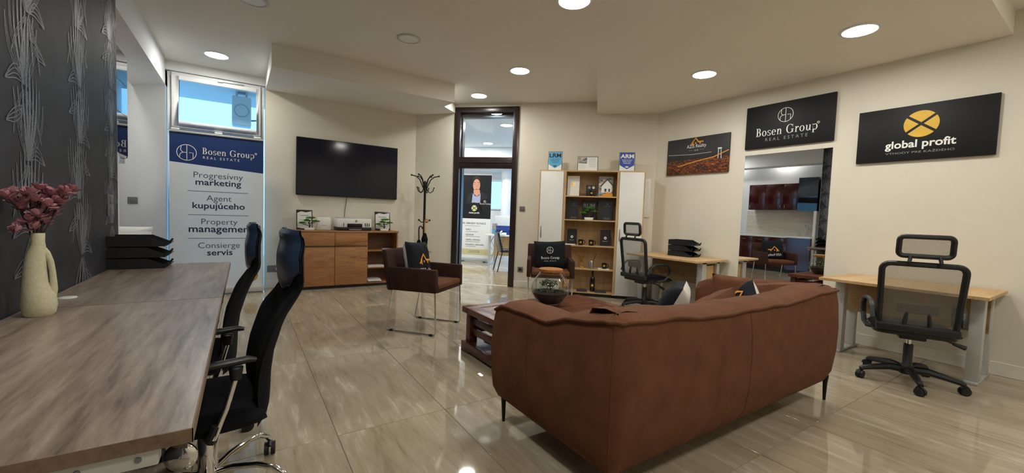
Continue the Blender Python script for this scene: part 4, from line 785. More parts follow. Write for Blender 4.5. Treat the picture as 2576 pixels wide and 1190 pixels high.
def mug(label, zx0, zx1, s, y=.06):
    a = bk(zx0, 700, y)[0]; b = bk(zx1, 700, y)[0]; r = (b-a)/2; hh = r*2.25
    t = thing('mug', label, 'mug', FK.w(a+r, y, s), FK.rz, 'black mugs in the bookcase')
    MB().lathe([(r*.92, 0), (r, .006), (r, hh), (r*.92, hh), (r*.9, .008), (.0001, .008)], 24).build('body', 'black_gloss', t, True)
    MB().tube([(r*.95, 0, hh*.85), (r*1.5, 0, hh*.82), (r*1.7, 0, hh*.5), (r*1.45, 0, hh*.2), (r*.95, 0, hh*.15)], .006, 8).build('handle', 'black_gloss', t, True)
    mb = MB(); wedges(mb, 0, hh*.55, r*.42, r*.42, -r*1.03); mb.build('emblem', 'gold', t)
mug('black mug standing before the dark card on the top shelf', 437, 474, SH[0], .06); mug('black mug next to the left gift box on the third shelf', 372, 410, SH[2]); mug('black mug next to the right gift box on the third shelf', 450, 488, SH[2]); mug('black mug at the right of the fourth shelf', 556, 594, SH[3]+.012)
a = bk(394, 900, .08); t = thing('trophy', 'small golden trophy on the fourth shelf', 'trophy', FK.w(a[0], .08, SH[3]), FK.rz)
MB().box(-.03, -.02, 0, .03, .02, .025).build('base', 'gold_metal', t, bevel=.004); MB().lathe([(.012, .025), (.010, .06), (.02, .075), (.008, .09)], 12).build('stem', 'gold_metal', t, True)
for s in (-1, 1): MB().prism([(0, .09), (s*.055, .20), (s*.03, .205), (-s*.03, .10)], -.006+s*.004, .006+s*.004, 'y').build('wing', 'gold_metal', t)
a = bk(468, 900, .08); t = thing('steel_cup', 'brushed steel cup with a straw on the fourth shelf', 'cup', FK.w(a[0], .08, SH[3]), FK.rz)
MB().lathe([(.03, 0), (.04, .01), (.042, .09), (.034, .12), (.032, .12), (.0001, .03)], 20).build('body', 'brushed', t, True); MB().tube([(.01, 0, .05), (.04, 0, .16), (.075, .01, .24)], .004, 6).build('straw', 'trunk', t, True); MB().tube([(-.04, 0, .1), (-.065, 0, .095), (-.068, 0, .06), (-.04, 0, .04)], .005, 6).build('handle', 'brushed', t, True)
a = bk(476, 1050, .1); t = thing('wine_bottle', 'dark wine bottle standing on the bottom shelf', 'bottle', FK.w(a[0], .1, SH[4]), FK.rz)
MB().lathe([(.034, 0), (.038, .006), (.038, .19), (.032, .215), (.015, .25), (.014, .31), (.016, .312), (.016, .325), (.0001, .325)], 20).build('glass', 'black_gloss', t, True)
MB().lathe([(.0385, .06), (.0385, .14)], 20).build('label', 'text_black', t, True); mb = MB(); flat(mb, [(-.016, .085), (.016, .085), (.016, .12), (-.016, .12)], -.0395); mb.build('label_mark', 'gold', t)
for lb, zx, s, m_, wd, n in (('papers lying under the left gift box on the third shelf', 312, SH[2], 'white_paper', .16, 1), ('papers lying under the mug on the fourth shelf', 572, SH[3], 'white_paper', .17, 1), ('dark leaflets left of the wine bottle', 415, SH[4], 'grey_shell', .16, 1), ('dark leaflets right of the wine bottle', 555, SH[4], 'grey_shell', .18, 1)):
    o = MB().box(-wd/2, -.05, 0, wd/2, .14, .010).build('leaflets', m_, None, bevel=.001, seg=1); o.location = FK.w(bk(zx, 700, .05)[0], .06, s+.0005); o.rotation_euler = (0, 0, FK.rz+.05); tag(o, lb, 'papers', 'papers in the bookcase')
# signs standing on the bookcase
def award(label, zx0, zx1, zyt, blue, word, lines, dark):
    t, w, h, M = upright('award_plaque', label, 'plaque', zx0, zx1, zyt, ztb, 'black_gloss', .10, .012, -.1, 'award plaques on the bookcase')
    put(t, 'white_paper', M, lambda m_: flat(m_, [(-w/2+.007, .007), (w/2-.007, .007), (w/2-.007, h-.007), (-w/2+.007, h-.007)]), 'paper')
    put(t, blue, M, lambda m_: flat(m_, [(-w/2+.01, h*.33), (0, h*.12), (w/2-.01, h*.33), (w/2-.01, h-.008), (-w/2+.01, h-.008)], -.0016), 'shield')
    c = 'text_black' if dark else 'text_white'
    def tx(m_):
        text(m_, word, -w*.42, h*.70, w*.84, -.0022, bold=.035, h=h*.2)
        for i, s in enumerate(lines): text(m_, s, -w*.34+(.0 if i == 0 else w*.06*i), h*(.58-.09*i), w*(.68-.12*i), -.0022, vs=.9)
        flat(m_, [(-.02, h*.2), (.02, h*.2), (.028, h*.29), (.012, h*.245), (0, h*.3), (-.012, h*.245), (-.028, h*.29)], -.0022)
    put(t, c, M, tx)
award('light blue shield plaque at the left on top of the bookcase', 148, 253, 60, 'sky_blue_print', 'LRM', ['LICENCOVANÝ', 'REALITNÝ', 'MAKLÉR'], True); award('dark blue shield plaque at the right on top of the bookcase', 680, 800, 66, 'blue_print', 'ARM', ['AKREDITOVANÝ', 'REALITNÝ', 'MAKLÉR'], False)
t, w, h, M = upright('framed_leaflet', 'small framed leaflet with a photograph standing between the two blue plaques', 'frame', 368, 521, 98, ztb, 'black_gloss', .10, .012, -.1)
put(t, 'white_paper', M, lambda m_: flat(m_, [(-w/2+.008, .008), (w/2-.008, .008), (w/2-.008, h-.008), (-w/2+.008, h-.008)]), 'paper'); put(t, 'photo_page', M, lambda m_: flat(m_, [(-w/2+.014, h*.52), (-.01, h*.52), (-.01, h-.014), (-w/2+.014, h-.014)], -.0016), 'photo')
put(t, 'text_dim', M, lambda m_: [stroke(m_, [(.02, h*(.9-.07*i)), (w*.42-.01*(i % 3), h*(.9-.07*i))], .003, -.0016) for i in range(10)]+[stroke(m_, [(-w*.44, h*(.4-.08*i)), (-.03, h*(.4-.08*i))], .003, -.0016) for i in range(4)])
# ---------------------------------------------------------------- wallpaper relief
mb = MB(); rw = random.Random(11); XP = XW+.0008
def nextx():
    global XP
    XP = XW+.0008+(round((XP-XW-.0008)/4e-5)+1) % 60*4e-5
def blade(y0, z0, dy, dz, w, bend, out=False):
    nextx()
    n = 9; vs = []
    for i in range(n+1):
        t_ = i/n; wd = w*math.sin(PI*(t_*.93+.05))**.8*(1.15-.5*t_); y = y0+dy*t_**1.4+bend*math.sin(PI*t_); z = z0+dz*t_
        ln = math.hypot(dz, dy); ny, nz = dz/ln, -dy/ln; vs.append((y, z, ny*wd, nz*wd))
    if out:
        for s in (-1, 1): stroke_x([(y+s*a, z+s*b) for y, z, a, b in vs], .0045)
        stroke_x([(y, z) for y, z, a, b in vs[1:-2]], .003)
    else:
        k = len(mb.v); mb.v += [q for y, z, a, b in vs for q in ((XP, y+a, z+b), (XP, y-a, z-b))]; mb.f += [(k+2*i, k+2*i+2, k+2*i+3, k+2*i+1) for i in range(n)]
def stroke_x(pts, w):
    nextx()
    k = len(mb.v); m_ = len(pts)
    for i in range(m_):
        a = Vector(pts[max(i-1, 0)]); b = Vector(pts[min(i+1, m_-1)]); t_ = (b-a).normalized(); mb.v += [(XP, pts[i][0]-t_.y*w/2, pts[i][1]+t_.x*w/2), (XP, pts[i][0]+t_.y*w/2, pts[i][1]-t_.x*w/2)]
    mb.f += [(k+2*i, k+2*i+2, k+2*i+3, k+2*i+1) for i in range(m_-1)]
for ci, yc in enumerate([4.10-.69*k for k in range(5)]):
    for ki in range(7):
        z0 = 3.0-.325*ki-(.16 if ci % 2 else 0); y0 = yc+.02*math.sin(ki*2.1+ci)
        if z0 > 3.05: continue
        sg = 1 if (ki+ci) % 2 else -1
        for j in range(9):
            f_ = (j-4)/4; L = .40+.04*math.cos(f_*2)+rw.uniform(-.04, .04)
            blade(y0+f_*.022, z0+.01, f_*.13+.02*sg, L*(1-.3*abs(f_)), .0115, sg*.015+f_*.045, j in (0, 1, 7, 8))
            if j % 2 == 0: blade(y0+f_*.02, z0-.01, f_*.12-.02*sg, -L*.55, .010, f_*.03, j in (0, 8))
        for q in range(2):
            dz = (.02, -.09)[q]; pts = [(y0+sg*(.015+.17*t_), z0+dz+(.03-.05*q)*math.sin(PI*t_*1.2)-(.0+.09*q)*t_*t_, .030*math.sin(PI*min(1, t_*.9+.08))) for t_ in [i/8 for i in range(9)]]
            for s in (-1, -.35, .35, 1): stroke_x([(y, z+s*w_) for y, z, w_ in pts], .005)
mb.v = [(x, min(y, 4.275), min(max(z, .02), 3.08)) for x, y, z in mb.v]
o = mb.build('wallpaper_pattern', 'silver_print', wl); o['kind'] = 'stuff'
# ---------------------------------------------------------------- grey oak desks on the left
DZ_, DXR = .738, -.088
def ldesk(label, y0, y1, near):
    t = thing('desk', label, 'desk', (0, 0, 0), 0, 'grey oak desks along the wallpaper')
    MB().box(XW+.006, y0+.002, DZ_-.03, DXR-.003, y1, DZ_).build('desktop', 'desk_grey_oak', t, bevel=.0012, seg=1)
    MB().box(DXR-.003, y0, DZ_-.031, DXR-.0005, y1, DZ_-.0005).box(XW+.006, y0, DZ_-.031, DXR-.001, y0+.002, DZ_-.0005).build('edge_band', 'desk_edge', t)
    for y in (y0+.012, y1-.055): MB().box(XW+.05, y, DZ_-.07, DXR-.06, y+.04, DZ_-.032).build('frame_rail', 'lightgrey_metal', t, bevel=.003)
    for y in (y0+.05, y1-.09):
        lx, fx = (XW+.30, DXR-.05) if (y < 2) == near and (y < 2 or y > 4) else (XW+.06, XW+.18)
        MB().box(lx, y, .03, lx+.06, y+.04, DZ_-.075).build('leg', 'lightgrey_metal', t, bevel=.003); MB().box(XW+.05, y-.01, 0, fx, y+.05, .03).build('foot', 'lightgrey_metal', t, bevel=.003)
    for y in (y0+.012,):
        for x in (-.62, -.42, -.27, -.18): MB().cyl((x, y-.003, DZ_-.05), (x, y+.002, DZ_-.05), .006, n=10).build('screw', 'grey_plastic', t)
ldesk('grey oak desk nearest the viewer, with vase', 1.09, 2.608, True); ldesk('grey oak desk farther along the wallpaper, with black trays', 2.612, 4.23, False)
q = onZ(170, 749, DZ_); g_ = thing('cable_grommet', 'small white oval grommet on the desk behind the vase', 'grommet', (q.x, q.y, DZ_)); MB().lathe([(.018, .0), (.034, .0), (.034, .002), (.030, .004), (.018, .004)], 28).build('rim', 'white_plastic', g_, True); MB().lathe([(.0001, .001), (.019, .001)], 24).build('cap', 'lightgrey_metal', g_)
# vase
q = onZ(103, 799, DZ_); VX, VY = q.x-.018, q.y+.05; FV = Fr((VX, VY, DZ_), .27); vh = FV.at(97, 586)[1]; k = vh/.32
va = thing('vase', 'cream sand-textured vase with a loop handle on the near desk', 'vase', FV.o, FV.rz)
def vring(z): 
    return [(c_, r) for c_, r in [(0, 0)]][0]
secs = [(0, .052, 0), (.008, .060, 0), (.04, .066, 0), (.08, .063, -.001), (.10, .054, -.008), (.13, .047, -.013), (.18, .042, -.013), (.225, .038, -.010), (.25, .034, -.004), (.272, .027, 0), (.285, .025, 0), (.318, .026, 0), (.32, .024, 0), (.318, .021, 0), (.27, .019, 0)]
vs = []; n = 28
for z, r, c_ in secs:
    for j in range(n): a = 2*PI*j/n; vs.append((.74*(c_*k+r*k*math.cos(a)), .74*r*k*math.sin(a), z*k))
mb = MB().add(vs, [(i*n+j, i*n+(j+1) % n, (i+1)*n+(j+1) % n, (i+1)*n+j) for i in range(len(secs)-1) for j in range(n)]+[tuple(range(n))[::-1], tuple((len(secs)-1)*n+j for j in range(n))]); mb.build('body', 'vase', va, True)
MB().tube([(.006*k, 0, .262*k), (.020*k, 0, .242*k), (.031*k, 0, .21*k), (.036*k, 0, .17*k), (.038*k, 0, .13*k), (.038*k, 0, .10*k), (.032*k, 0, .075*k)], [.014*k, .012*k, .0095*k, .009*k, .010*k, .012*k, .015*k], 12).build('handle', 'vase', va, True)
stems = [[(35, 490), (50, 505), (22, 498)], [(75, 490), (62, 515), (88, 508), (70, 500)], [(98, 478), (112, 488), (104, 505), (95, 520)], [(128, 492), (146, 505), (120, 520), (136, 512)], [(176, 480), (150, 488)], [(112, 535), (128, 545), (100, 550)], [(82, 558), (68, 565), (92, 545)]]
NM = ['far left dusky pink flower stem in the cream vase', 'left dusky pink flower stem in the cream vase', 'tallest middle dusky pink flower stem in the cream vase', 'right dusky pink flower stem in the cream vase', 'far right dusky pink flower stem reaching out of the vase', 'short right dusky pink flower stem near the vase mouth', 'short left dusky pink flower stem near the vase mouth']
rf = random.Random(5)
def petal_mesh(mb, r, M):
    for i in range(6):
        a = 2*PI*i/6+rf.uniform(-.2, .2); R_ = M @ Matrix.Rotation(a, 4, 'Z') @ Matrix.Rotation(rf.uniform(-1.25, -.1), 4, 'Y')
        mb.add([(0, 0, 0), (r*.45, -r*.36, .001), (r*.95, -r*.3, r*.12), (r*1.1, 0, r*.1), (r*.95, r*.3, r*.12), (r*.45, r*.36, .001), (r*.55, 0, -r*.08)], [(0, 1, 6), (1, 2, 3, 6), (6, 3, 4, 5), (0, 6, 5)], R_)
for i, (bl, nm) in enumerate(zip(stems, NM)):
    t = thing('flower_stem', nm, 'flower', FV.o, FV.rz, 'dusky pink flowers in the vase'); off = Vector(((i-3)*.004*k, (i % 2-.5)*.012*k, 0)); pts3 = []
    for px, py in bl+[(bl[0][0]+rf.uniform(-16, 16), bl[0][1]+rf.uniform(6, 30)), (bl[1][0]+rf.uniform(-16, 16), bl[1][1]+rf.uniform(4, 26))]: a = FV.at(px, py); pts3.append(Vector((a[0], rf.uniform(-.045, .045), a[1])))
    b0 = Vector((0, 0, .29*k))+off; top = pts3[0]; midp = b0.lerp(top, .55)+Vector((0, 0, .01)); st = MB().tube([Vector((0, 0, .275*k))+off, b0, midp, top], [.003, .0028, .0025, .002], 6)
    for q in pts3[1:]: st.tube([b0.lerp(midp, .7), (b0.lerp(midp, .7)+q)/2+Vector((0, 0, .01)), q], .0018, 5)
    st.build('stem', 'twig', t, True)
    for q in pts3:
        m2 = MB(); d = (q-b0).normalized(); petal_mesh(m2, .036, Matrix.Translation(q) @ d.to_track_quat('Z', 'Y').to_matrix().to_4x4()); petal_mesh(m2, .026, Matrix.Translation(q+d*.006) @ d.to_track_quat('Z', 'Y').to_matrix().to_4x4()); m2.build('blossom', 'petal', t, True)
# ---------------------------------------------------------------- black high-back chairs at the grey desks
XC, YC = -.12, 2.07
def highback(label, loc, rz):
    t = thing('task_chair', label, 'chair', loc, rz, 'black high-back chairs at the grey desks'); starbase(t, 'chrome', True, .32, 2.87)
    MB().lathe([(.034, .07), (.036, .10), (.036, .26), (.030, .27)], 18).build('column_sleeve', 'chrome', t, True); MB().lathe([(.034, .262), (.036, .272), (.02, .273)], 18).build('column_collar', 'black_plastic', t, True); MB().cyl((0, 0, .27), (0, 0, .33), .017).build('gas_lift', 'brushed', t, True)
    MB().box(-.09, -.13, .30, .09, .12, .34).prism([(-.2, .33), (-.05, .30), (.1, .30), (.2, .33)], -.06, .06, 'x').build('tilt_mechanism', 'black_plastic', t, bevel=.01)
    kn = onY(438, 1150, YC-.25); MB().tube([(-.06, XC-kn.x-.03, .325), (-.235, XC-kn.x, kn.z)], .012, 8).build('knob_shaft', 'black_plastic', t, True)
    MB().lathe([(.0001, .022), (.03, .020), (.046, .014), (.052, .006), (.050, -.004), (.0001, -.006)], 32, M=Matrix.Translation((-.25, XC-kn.x, kn.z)) @ Matrix.Rotation(-PI/2, 4, 'Y') @ Matrix.Rotation(-.35, 4, 'X')).build('tension_knob', 'chrome', t, True)
    def seat(u, v, zt=.44, zb_=.355):
        return None
    top = lambda u, v: ((2*u-1)*.235, .05+(2*v-1)*.235, .385+.055*((max(0, 1-abs(2*u-1)**6))*(max(0, 1-abs(2*v-1)**6)))**.35-.02*max(0, 2*v-1)**2)
    bot = lambda u, v: ((2*u-1)*.235, .05+(2*v-1)*.235, .385-.05*((max(0, 1-abs(2*u-1)**4))*(max(0, 1-abs(2*v-1)**4)))**.35-.02*max(0, 2*v-1)**2)
    MB().grid(top, 14, 14).grid(bot, 14, 14).build('seat', 'black_fabric', t, True)
    con = [(678, 1098), (684, 1050), (688, 960), (697, 900), (720, 830), (745, 775), (758, 735), (757, 690), (758, 650), (764, 615), (758, 590)]
    pr = [(XC-onY(px, py, YC-.22).x, onY(px, py, YC-.22).z) for px, py in con]
    zt = pr[-1][1]
    def bp(z):
        for (ya, za), (yb_, zb2) in zip(pr, pr[1:]):
            if z <= zb2: return ya+(yb_-ya)*max(0, (z-za)/(zb2-za))
        return pr[-1][0]
    hw = lambda z: lerp(z, [(.30, .17), (.45, .21), (.75, .225), (.95, .20), (1.02, .185), (zt, .17)])
    thk = lambda z: lerp(z, [(.30, .03), (.5, .055), (.8, .04), (1.0, .045), (zt, .04)])
    cv = lambda z: lerp(z, [(.3, .04), (.75, .04), (.92, -.02), (1.1, -.02)]); z0 = pr[0][1]+.02
    def bs(u, v, s):
        a = 2*u-1; z = z0+(zt+.01-z0)*v; z -= .03*a**4*(v > .8)*(v-.8)*5; e = (max(0, 1-a**6))**.5*(max(0, 1-(2*v-1)**14))**.5
        return (a*hw(z), bp(z)+thk(z)/2+cv(z)*a*a+s*thk(z)/2*e, z)
    MB().grid(lambda u, v: bs(u, v, 1), 10, 30).grid(lambda u, v: bs(u, v, -1), 10, 30).build('backrest', 'black_fabric', t, True)
    def pad(u, v, s):
        a = 2*u-1; zl = lerp(abs(a), [(0, .86), (.6, .885), (1, .95)]); z = zl+(zt+.012-zl)*v; a2 = a*.97; e = (max(0, 1-a**6)*max(0, 1-(2*v-1)**8))**.4
        return (a2*hw(z), bp(z)+thk(z)/2+cv(z)*a*a+thk(z)/2*(max(0, 1-a2**6))**.5+(.004+.016*e if s > 0 else -.004), z)
    MB().grid(lambda u, v: pad(u, v, 1), 12, 14).grid(lambda u, v: pad(u, v, -1), 12, 14).build('headrest_pad', 'pad_blue_sheen', t, True)
    MB().tube([pad(i/12, 0, 1) for i in range(13)], .003, 6).build('piping', 'black_leather', t, True)
    MB().box(-.05, bp(.98)-.012, 1.05, .05, bp(1.0)+.01, zt).build('headrest_clip', 'grey_shell', t, bevel=.01)
    MB().prism([(bp(.36)+.03, .36), (bp(.36)+.03, .33), (-.1, .31), (-.1, .34)], -.035, .035, 'x').build('back_bracket', 'black_plastic', t, bevel=.006)
    for s in (-1, 1):
        MB().tube([(s*.24, -.01, .35), (s*.245, -.05, .46), (s*.245, -.085, .60)], .012, 10).build('arm_post', 'chrome', t, True); MB().tube([(s*.18, -.0, .33), (s*.235, -.005, .345), (s*.24, -.02, .40)], [.02, .02, .017], 8).build('arm_socket', 'black_plastic', t, True)
        MB().tube([(s*.245, .10, .605), (s*.245, .06, .625), (s*.245, -.04, .63), (s*.245, -.12, .635), (s*.245, -.145, .63)], [.012, .02, .021, .02, .012], 10, flat=.7).build('armrest_pad', 'black_plastic', t, True)
        MB().lathe([(.018, .565), (.024, .61), (.02, .615)], 12, (s*.245, -.08)).build('arm_bracket', 'black_plastic', t, True)
    return t
hb_ = highback('black high-back chair nearest the viewer, pulled up to the grey desk', (XC, YC, 0), PI/2+.08)
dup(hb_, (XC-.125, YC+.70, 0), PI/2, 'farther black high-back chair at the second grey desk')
# ---------------------------------------------------------------- kitchen in the niche (seen in the wall mirror)
kt = thing('kitchen_cabinet', 'dark red glossy kitchen base units under the white worktop', 'cabinet', (0, 0, 0)); KY1 = 6.3; KX = -.90
MB().box(XK+.003, 4.95, .10, KX-.02, KY1, .90).build('carcass', 'red_gloss', kt); MB().box(XK+.003, 4.95, 0, KX-.06, KY1, .10).build('plinth', 'black_plastic', kt)
for i in range(3):
    y = 4.95+.45*i; d = MB().box(KX-.02, y+.002, .11, KX, y+.448, .745).build('door', 'red_gloss', kt, bevel=.002); dr = MB().box(KX-.02, y+.002, .75, KX, y+.448, .895).build('drawer', 'red_gloss', kt, bevel=.002)
    MB().tube([(KX, y+.05, .55), (KX+.025, y+.05, .57), (KX+.025, y+.05, .66), (KX, y+.05, .68)], .006, 8).build('handle', 'chrome', d, True); MB().tube([(KX, y+.17, .82), (KX+.025, y+.18, .82), (KX+.025, y+.27, .82), (KX, y+.28, .82)], .006, 8).build('handle', 'chrome', dr, True)
tag(MB().box(XK+.001, 4.95, .90, KX+.02, KY1, .935).build('worktop', 'white_plastic', None, bevel=.003), 'white kitchen worktop along the niche wall', 'worktop')
pn = thing('kitchen_counter', 'white-topped counter with end panel beside the wallpapered wall', 'counter', (0, 0, 0))
MB().box(XK+.001, 4.405, .10, -.74, 4.945, .915).build('carcass', 'red_gloss', pn); MB().box(XK+.05, 4.42, 0, -.80, 4.93, .10).build('plinth', 'black_plastic', pn); MB().box(XK+.001, 4.40, .916, -.70, 4.949, .955).build('top', 'white_plastic', pn, bevel=.003); MB().box(XK+.001, 4.345, 0, -.815, 4.398, 1.60).build('end_panel', 'white_plastic', pn)
uc = thing('wall_cabinet', 'dark red glossy wall cabinets over the kitchen worktop', 'cabinet', (0, 0, 0)); UX = -1.08
MB().box(XK+.001, 4.78, 1.63, UX-.02, 6.1, 2.32).build('carcass', 'red_gloss', uc)
for i in range(3):
    y = 4.78+.44*i; d = MB().box(UX-.02, y+.002, 1.63, UX, y+.438, 2.32).build('door', 'red_gloss', uc, bevel=.002)
    hy_ = y+(.05 if i == 1 else .39); MB().tube([(UX, hy_, 1.68), (UX+.025, hy_, 1.69), (UX+.025, hy_, 1.76), (UX, hy_, 1.77)], .006, 8).build('handle', 'chrome', d, True)
bb = thing('tall_black_cabinet', 'black high-gloss cabinet hanging at the end of the kitchen row', 'cabinet', (0, 0, 0)); MB().box(XK+.001, 4.345, 1.602, -.845, 4.77, 2.43).build('carcass', 'black_gloss', bb)
for z0, z1 in ((1.602, 1.93), (1.934, 2.18), (2.184, 2.43)): bx('flap_door', 'black_mirror', bb, -.845, 4.345, z0, -.825, 4.77, z1)
tag(MB().box(XK+.0005, 4.40, .956, XK+.0125, 6.3, 1.60).build('splashback', 'splash_oak'), 'pale wood splashback behind the kitchen worktop', 'splashback')
fa = thing('kitchen_tap', 'curved chrome tap on the kitchen counter', 'tap', (-1.25, 4.68, .955)); MB().lathe([(.025, 0), (.022, .04), (.014, .05)], 16).build('base', 'chrome', fa, True); MB().tube([(0, 0, .04), (0, 0, .22)]+[(.07-.07*math.cos(i*PI/6), 0, .22+.07*math.sin(i*PI/6)) for i in range(1, 7)]+[(.14, 0, .17)], .010, 10).build('spout', 'chrome', fa, True); MB().tube([(0, .02, .03), (0, .07, .06)], .006, 8).build('lever', 'chrome', fa, True)
for i, (x, y) in enumerate(((-1.0, 4.62), (-.98, 4.71), (-1.07, 4.80))):
    g = MB().lathe([(.028, 0), (.034, .11), (.032, .11), (.026, .006), (.0001, .006)], 20).build('drinking_glass', 'glass', None, True); g.location = (x, y, .956); tag(g, ['drinking glass nearest the wallpaper on the kitchen counter', 'middle drinking glass on the kitchen counter', 'drinking glass farthest from the wallpaper on the kitchen counter'][i], 'glass', 'glasses on the kitchen counter')
# ---------------------------------------------------------------- the room behind the doorway
FA = Fr(FC.w(0, 3.3, 0), FC.rz)
def an(zx, zy, y=0): return FA.at(1130+zx/3.719, 400+zy/3.719, y)
b2 = thing('rollup_banner', 'roll-up banner with a portrait in the room behind the doorway', 'banner', FA.o, FA.rz); ax0 = an(95, 560)[0]; ax1 = an(388, 500)[0]; az1 = an(280, 148)[1]; azm = an(260, 558)[1]
bx('sheet', 'white_paper', b2, ax0, 0, .07, ax1, .003, az1); bx('top_rail', 'lightgrey_metal', b2, ax0, -.01, az1-.01, ax1, .012, az1+.012); bx('cassette', 'lightgrey_metal', b2, ax0-.01, -.045, .012, ax1+.01, .045, .1, .01); MB().box(ax0+.1, -.1, 0, ax0+.14, .1, .014).box(ax1-.14, -.1, 0, ax1-.1, .1, .014).build('foot', 'black_plastic', b2)
L = lambda m_, mat, nm: m_.build(nm, mat, b2)
E_ = lambda zx, zy, rx, rz, y=-.001, n=24: [(an(zx, zy)[0]+rx*math.cos(2*PI*i/n), an(zx, zy)[1]+rz*math.sin(2*PI*i/n)) for i in range(n)]
mb = MB(); flat(mb, [(ax0, azm), (ax1, azm), (ax1, az1-.01), (ax0, az1-.01)]); L(mb, 'black_print', 'picture')
pz = lambda pts: [an(*p) for p in pts]
mb = MB(); flat(mb, pz([(160, 420), (175, 335), (215, 310), (300, 310), (350, 335), (372, 420)]), -.0016); L(mb, 'suit', 'jacket_print')
mb = MB(); flat(mb, pz([(210, 410), (222, 320), (240, 345), (258, 352), (280, 340), (294, 318), (290, 410)]), -.0022); L(mb, 'shirt', 'shirt_print')
mb = MB(); flat(mb, pz([(228, 290), (288, 290), (288, 325), (258, 350), (230, 325)]), -.0026); flat(mb, E_(257, 245, .095, .155), -.003); L(mb, 'skin', 'face_print')
c0 = an(257, 205); mb = MB(); flat(mb, [(c0[0]+.1*math.cos(a*PI/12), c0[1]+.03+.1*math.sin(a*PI/12)*.95) for a in range(13)]+[(c0[0]-.098, c0[1]-.03), (c0[0]-.082, c0[1]+.03), (c0[0]-.05, c0[1]+.055), (c0[0]+.05, c0[1]+.055), (c0[0]+.082, c0[1]+.03), (c0[0]+.098, c0[1]-.03)], -.0036); 
for s in (-1, 1): flat(mb, E_(257+s*20, 236, .016, .006, n=10), -.0036); stroke(mb, [(c0[0]+s*.025, c0[1]-.045), (c0[0]+s*.075, c0[1]-.04)], .01, -.0036)
L(mb, 'hair', 'hair_print'); mb = MB(); flat(mb, E_(258, 284, .04, .012, n=14), -.0036); stroke(mb, [an(262, 240), an(266, 262), an(254, 264)], .006, -.0036); L(mb, 'lips', 'mouth_print')
mb = MB(); flat(mb, E_(233, 480, .22, .20), -.0042); flat(mb, E_(338, 440, .16, .19), -.0042); mb.v = [(max(ax0, min(ax1, x)), y, max(azm, z)) for x, y, z in mb.v]; L(mb, 'black_print', 'badge_print')
mb = MB(); a = an(235, 460); wedges(mb, a[0], a[1], .075, .075, -.0048); L(mb, 'beige_print', 'gold_disc'); mb = MB(); a = an(183, 508); b_ = an(283, 508); text(mb, 'global profit', a[0], a[1], b_[0]-a[0], -.0048, bold=.02); a = an(287, 425); text(mb, 'Bosen Group', a[0], a[1], ax1-a[0]-.005, -.0048, ser=True); a = an(333, 398); monogram(mb, a[0], a[1], .03, -.0048, .12); L(mb, 'text_white', 'lettering')
mb = MB(); m2 = MB()
for s, x0_, x1_, y_ in [('DR. GERGELY KOVÁCS', 118, 343, 605), ('úvery', 155, 203, 662), ('poistenie', 155, 228, 710), ('reality a develop', 155, 288, 757), ('investície a dôchodky', 152, 325, 803)]: a = an(x0_, y_); b_ = an(x1_, y_); text(mb, s, a[0], a[1], b_[0]-a[0], bold=.012)
for x0_, x1_, y_ in [(145, 290, 622), (155, 270, 676), (155, 290, 722), (152, 280, 770), (152, 250, 815)]: stroke(m2, [an(x0_, y_), (an(x1_, y_)[0], an(x0_, y_)[1])], .012)
L(mb, 'text_black', 'lettering'); L(m2, 'text_dim', 'small_print'); ya, yb2 = an(250, 843)[1], an(250, 897)[1]
mb = MB(); flat(mb, [(ax0, yb2), (ax1, yb2), (ax1, ya), (ax0, ya)]); L(mb, 'beige_print', 'yellow_band'); mb = MB(); a = an(185, 862); b_ = an(283, 862); text(mb, '+421 907 707 901', a[0], a[1], b_[0]-a[0], -.0016, bold=.01); stroke(mb, [(a[0]-.02, (ya+yb2)/2-.01), (b_[0], (ya+yb2)/2-.01)], .008, -.0016); L(mb, 'text_grey', 'lettering')
# its desk and things
DA = .74; d0 = an(372, 690, -.15)[0]; ad = thing('desk', 'white office desk behind the doorway', 'desk', FA.o, FA.rz)
bx('desktop', 'white_plastic', ad, d0, -.5, DA-.03, d0+1.3, .3, DA, .003); bx('modesty_panel', 'light_oak_v', ad, d0+.14, -.1, .2, d0+1.15, -.08, DA-.05)
for x in (d0+.06, d0+1.2): MB().box(x, -.40, .02, x+.05, -.35, DA-.03).box(x, .15, .02, x+.05, .2, DA-.03).box(x, -.45, 0, x+.05, .25, .02).build('leg', 'lightgrey_metal', ad)
def adesk(name, label, cat, zx, y, z=DA): return thing(name, label, cat, FA.w(an(zx, 650, y)[0], y, z), FA.rz)
t = adesk('leaflet_holder', 'blue and white leaflet holder on the white desk', 'holder', 425, -.25); bx('leaflets', 'photo_page', t, -.06, 0, .01, .06, .04, .27); bx('holder_front', 'sky_blue_print', t, -.062, -.01, .0, .062, -.001, .12); bx('base', 'white_plastic', t, -.065, -.03, 0, .065, .06, .008)
t = adesk('monitor', 'light grey monitor back on the white desk', 'monitor', 520, .15); MB().box(-.27, 0, .16, .27, .03, .46).build('screen_back', 'white_plastic', t, bevel=.01); MB().box(-.04, .01, .01, .04, .03, .17).build('neck', 'lightgrey_metal', t); bx('foot', 'lightgrey_metal', t, -.12, -.06, 0, .12, .09, .012)
for i in range(3):
    t = adesk('letter_tray', 'blue letter tray at the %s of the stack behind the doorway' % ORD[2-i], 'tray', 515, -.18, DA+.075*i+.002); t['group'] = 'blue letter trays'
    MB().box(-.17, -.12, 0, .17, .12, .004).build('floor_panel', 'blue_plastic', t)
    for s in (-1, 1): MB().prism([(-.17, 0), (.12, 0), (.19, .06), (.17, .065), (-.17, .065)], s*.12, s*.124, 'y').build('side_panel', 'blue_plastic', t)
    bx('back_panel', 'blue_plastic', t, -.174, -.12, 0, -.17, .12, .065)
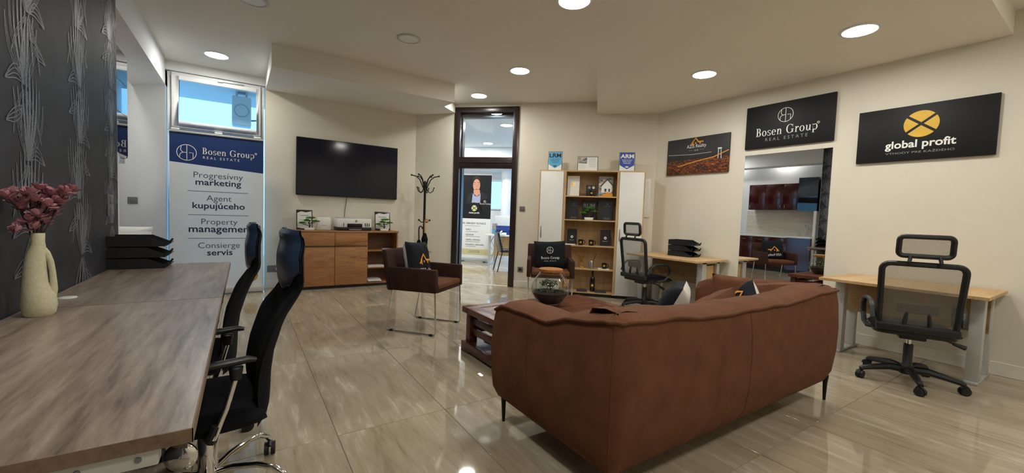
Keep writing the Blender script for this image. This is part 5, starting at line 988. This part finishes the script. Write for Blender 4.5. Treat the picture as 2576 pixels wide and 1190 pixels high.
t = adesk('pen_box', 'small black pen box on the white desk', 'box', 460, -.38); bx('body', 'black_plastic', t, -.07, -.04, 0, .07, .04, .09, .004); bx('lid', 'black_gloss', t, -.07, -.04, .09, .07, .04, .096)
t = adesk('phone', 'white desk phone beside the pen box', 'phone', 505, -.42); MB().prism([(-.09, 0), (.09, 0), (.09, .06), (-.09, .02)], -.07, .07, 'x', M=Matrix.Rotation(0, 4, 'Z')).build('body', 'white_plastic', t, bevel=.005); MB().tube([(-.05, -.08, .05), (-.05, 0, .075), (-.05, .08, .09)], .018, 8).build('handset', 'white_plastic', t, True)
p = FA.w(d0+.02, .1, 0)
for i, lb in enumerate(('grey cable looping down from the white desk', 'second grey cable hanging lower from the white desk')):
    o = MB().tube([(d0+.05, .25, DA-.03), (d0-.04-.05*i, .25, .55-.12*i), (d0+.06, .24, .35-.1*i), (d0-.02-.1*i, .24, .05), (d0-.25, .2, .008)], .006, 6).build('cable', 'grey_plastic', None, True); o.location = FA.o; o.rotation_euler = (0, 0, FA.rz); tag(o, lb, 'cable', 'cables under the white desk')
fc = Fr(FC.w(1.32, 1.98, 0), FC.rz+2.02); ch = thing('visitor_chair', 'black padded visitor chair with thin legs behind the doorway', 'chair', fc.o, fc.rz)
MB().prism([(.16, .46), (.21, .46), (.30, .84), (.26, .86)], -.22, .22, 'x').build('backrest', 'black_leather', ch, bevel=.02); MB().box(-.22, -.24, .42, .22, .22, .48).build('seat', 'black_leather', ch, bevel=.025)
for s in (-1, 1):
    MB().tube([(s*.2, -.2, .43), (s*.22, -.24, 0)], .011, 8).build('leg', 'black_metal', ch, True); MB().tube([(s*.2, .18, .43), (s*.22, .28, 0)], .011, 8).build('leg', 'black_metal', ch, True); MB().tube([(s*.2, .15, .43), (s*.19, .21, .5), (s*.19, .25, .7)], .010, 8).build('back_support', 'black_metal', ch, True)
o = MB().lathe([(.17, 0), (.17, 2.5)], 32).build('column', 'white_wall', None, True); o.location = FC.w(.62, 4.75, 0); struct(o)
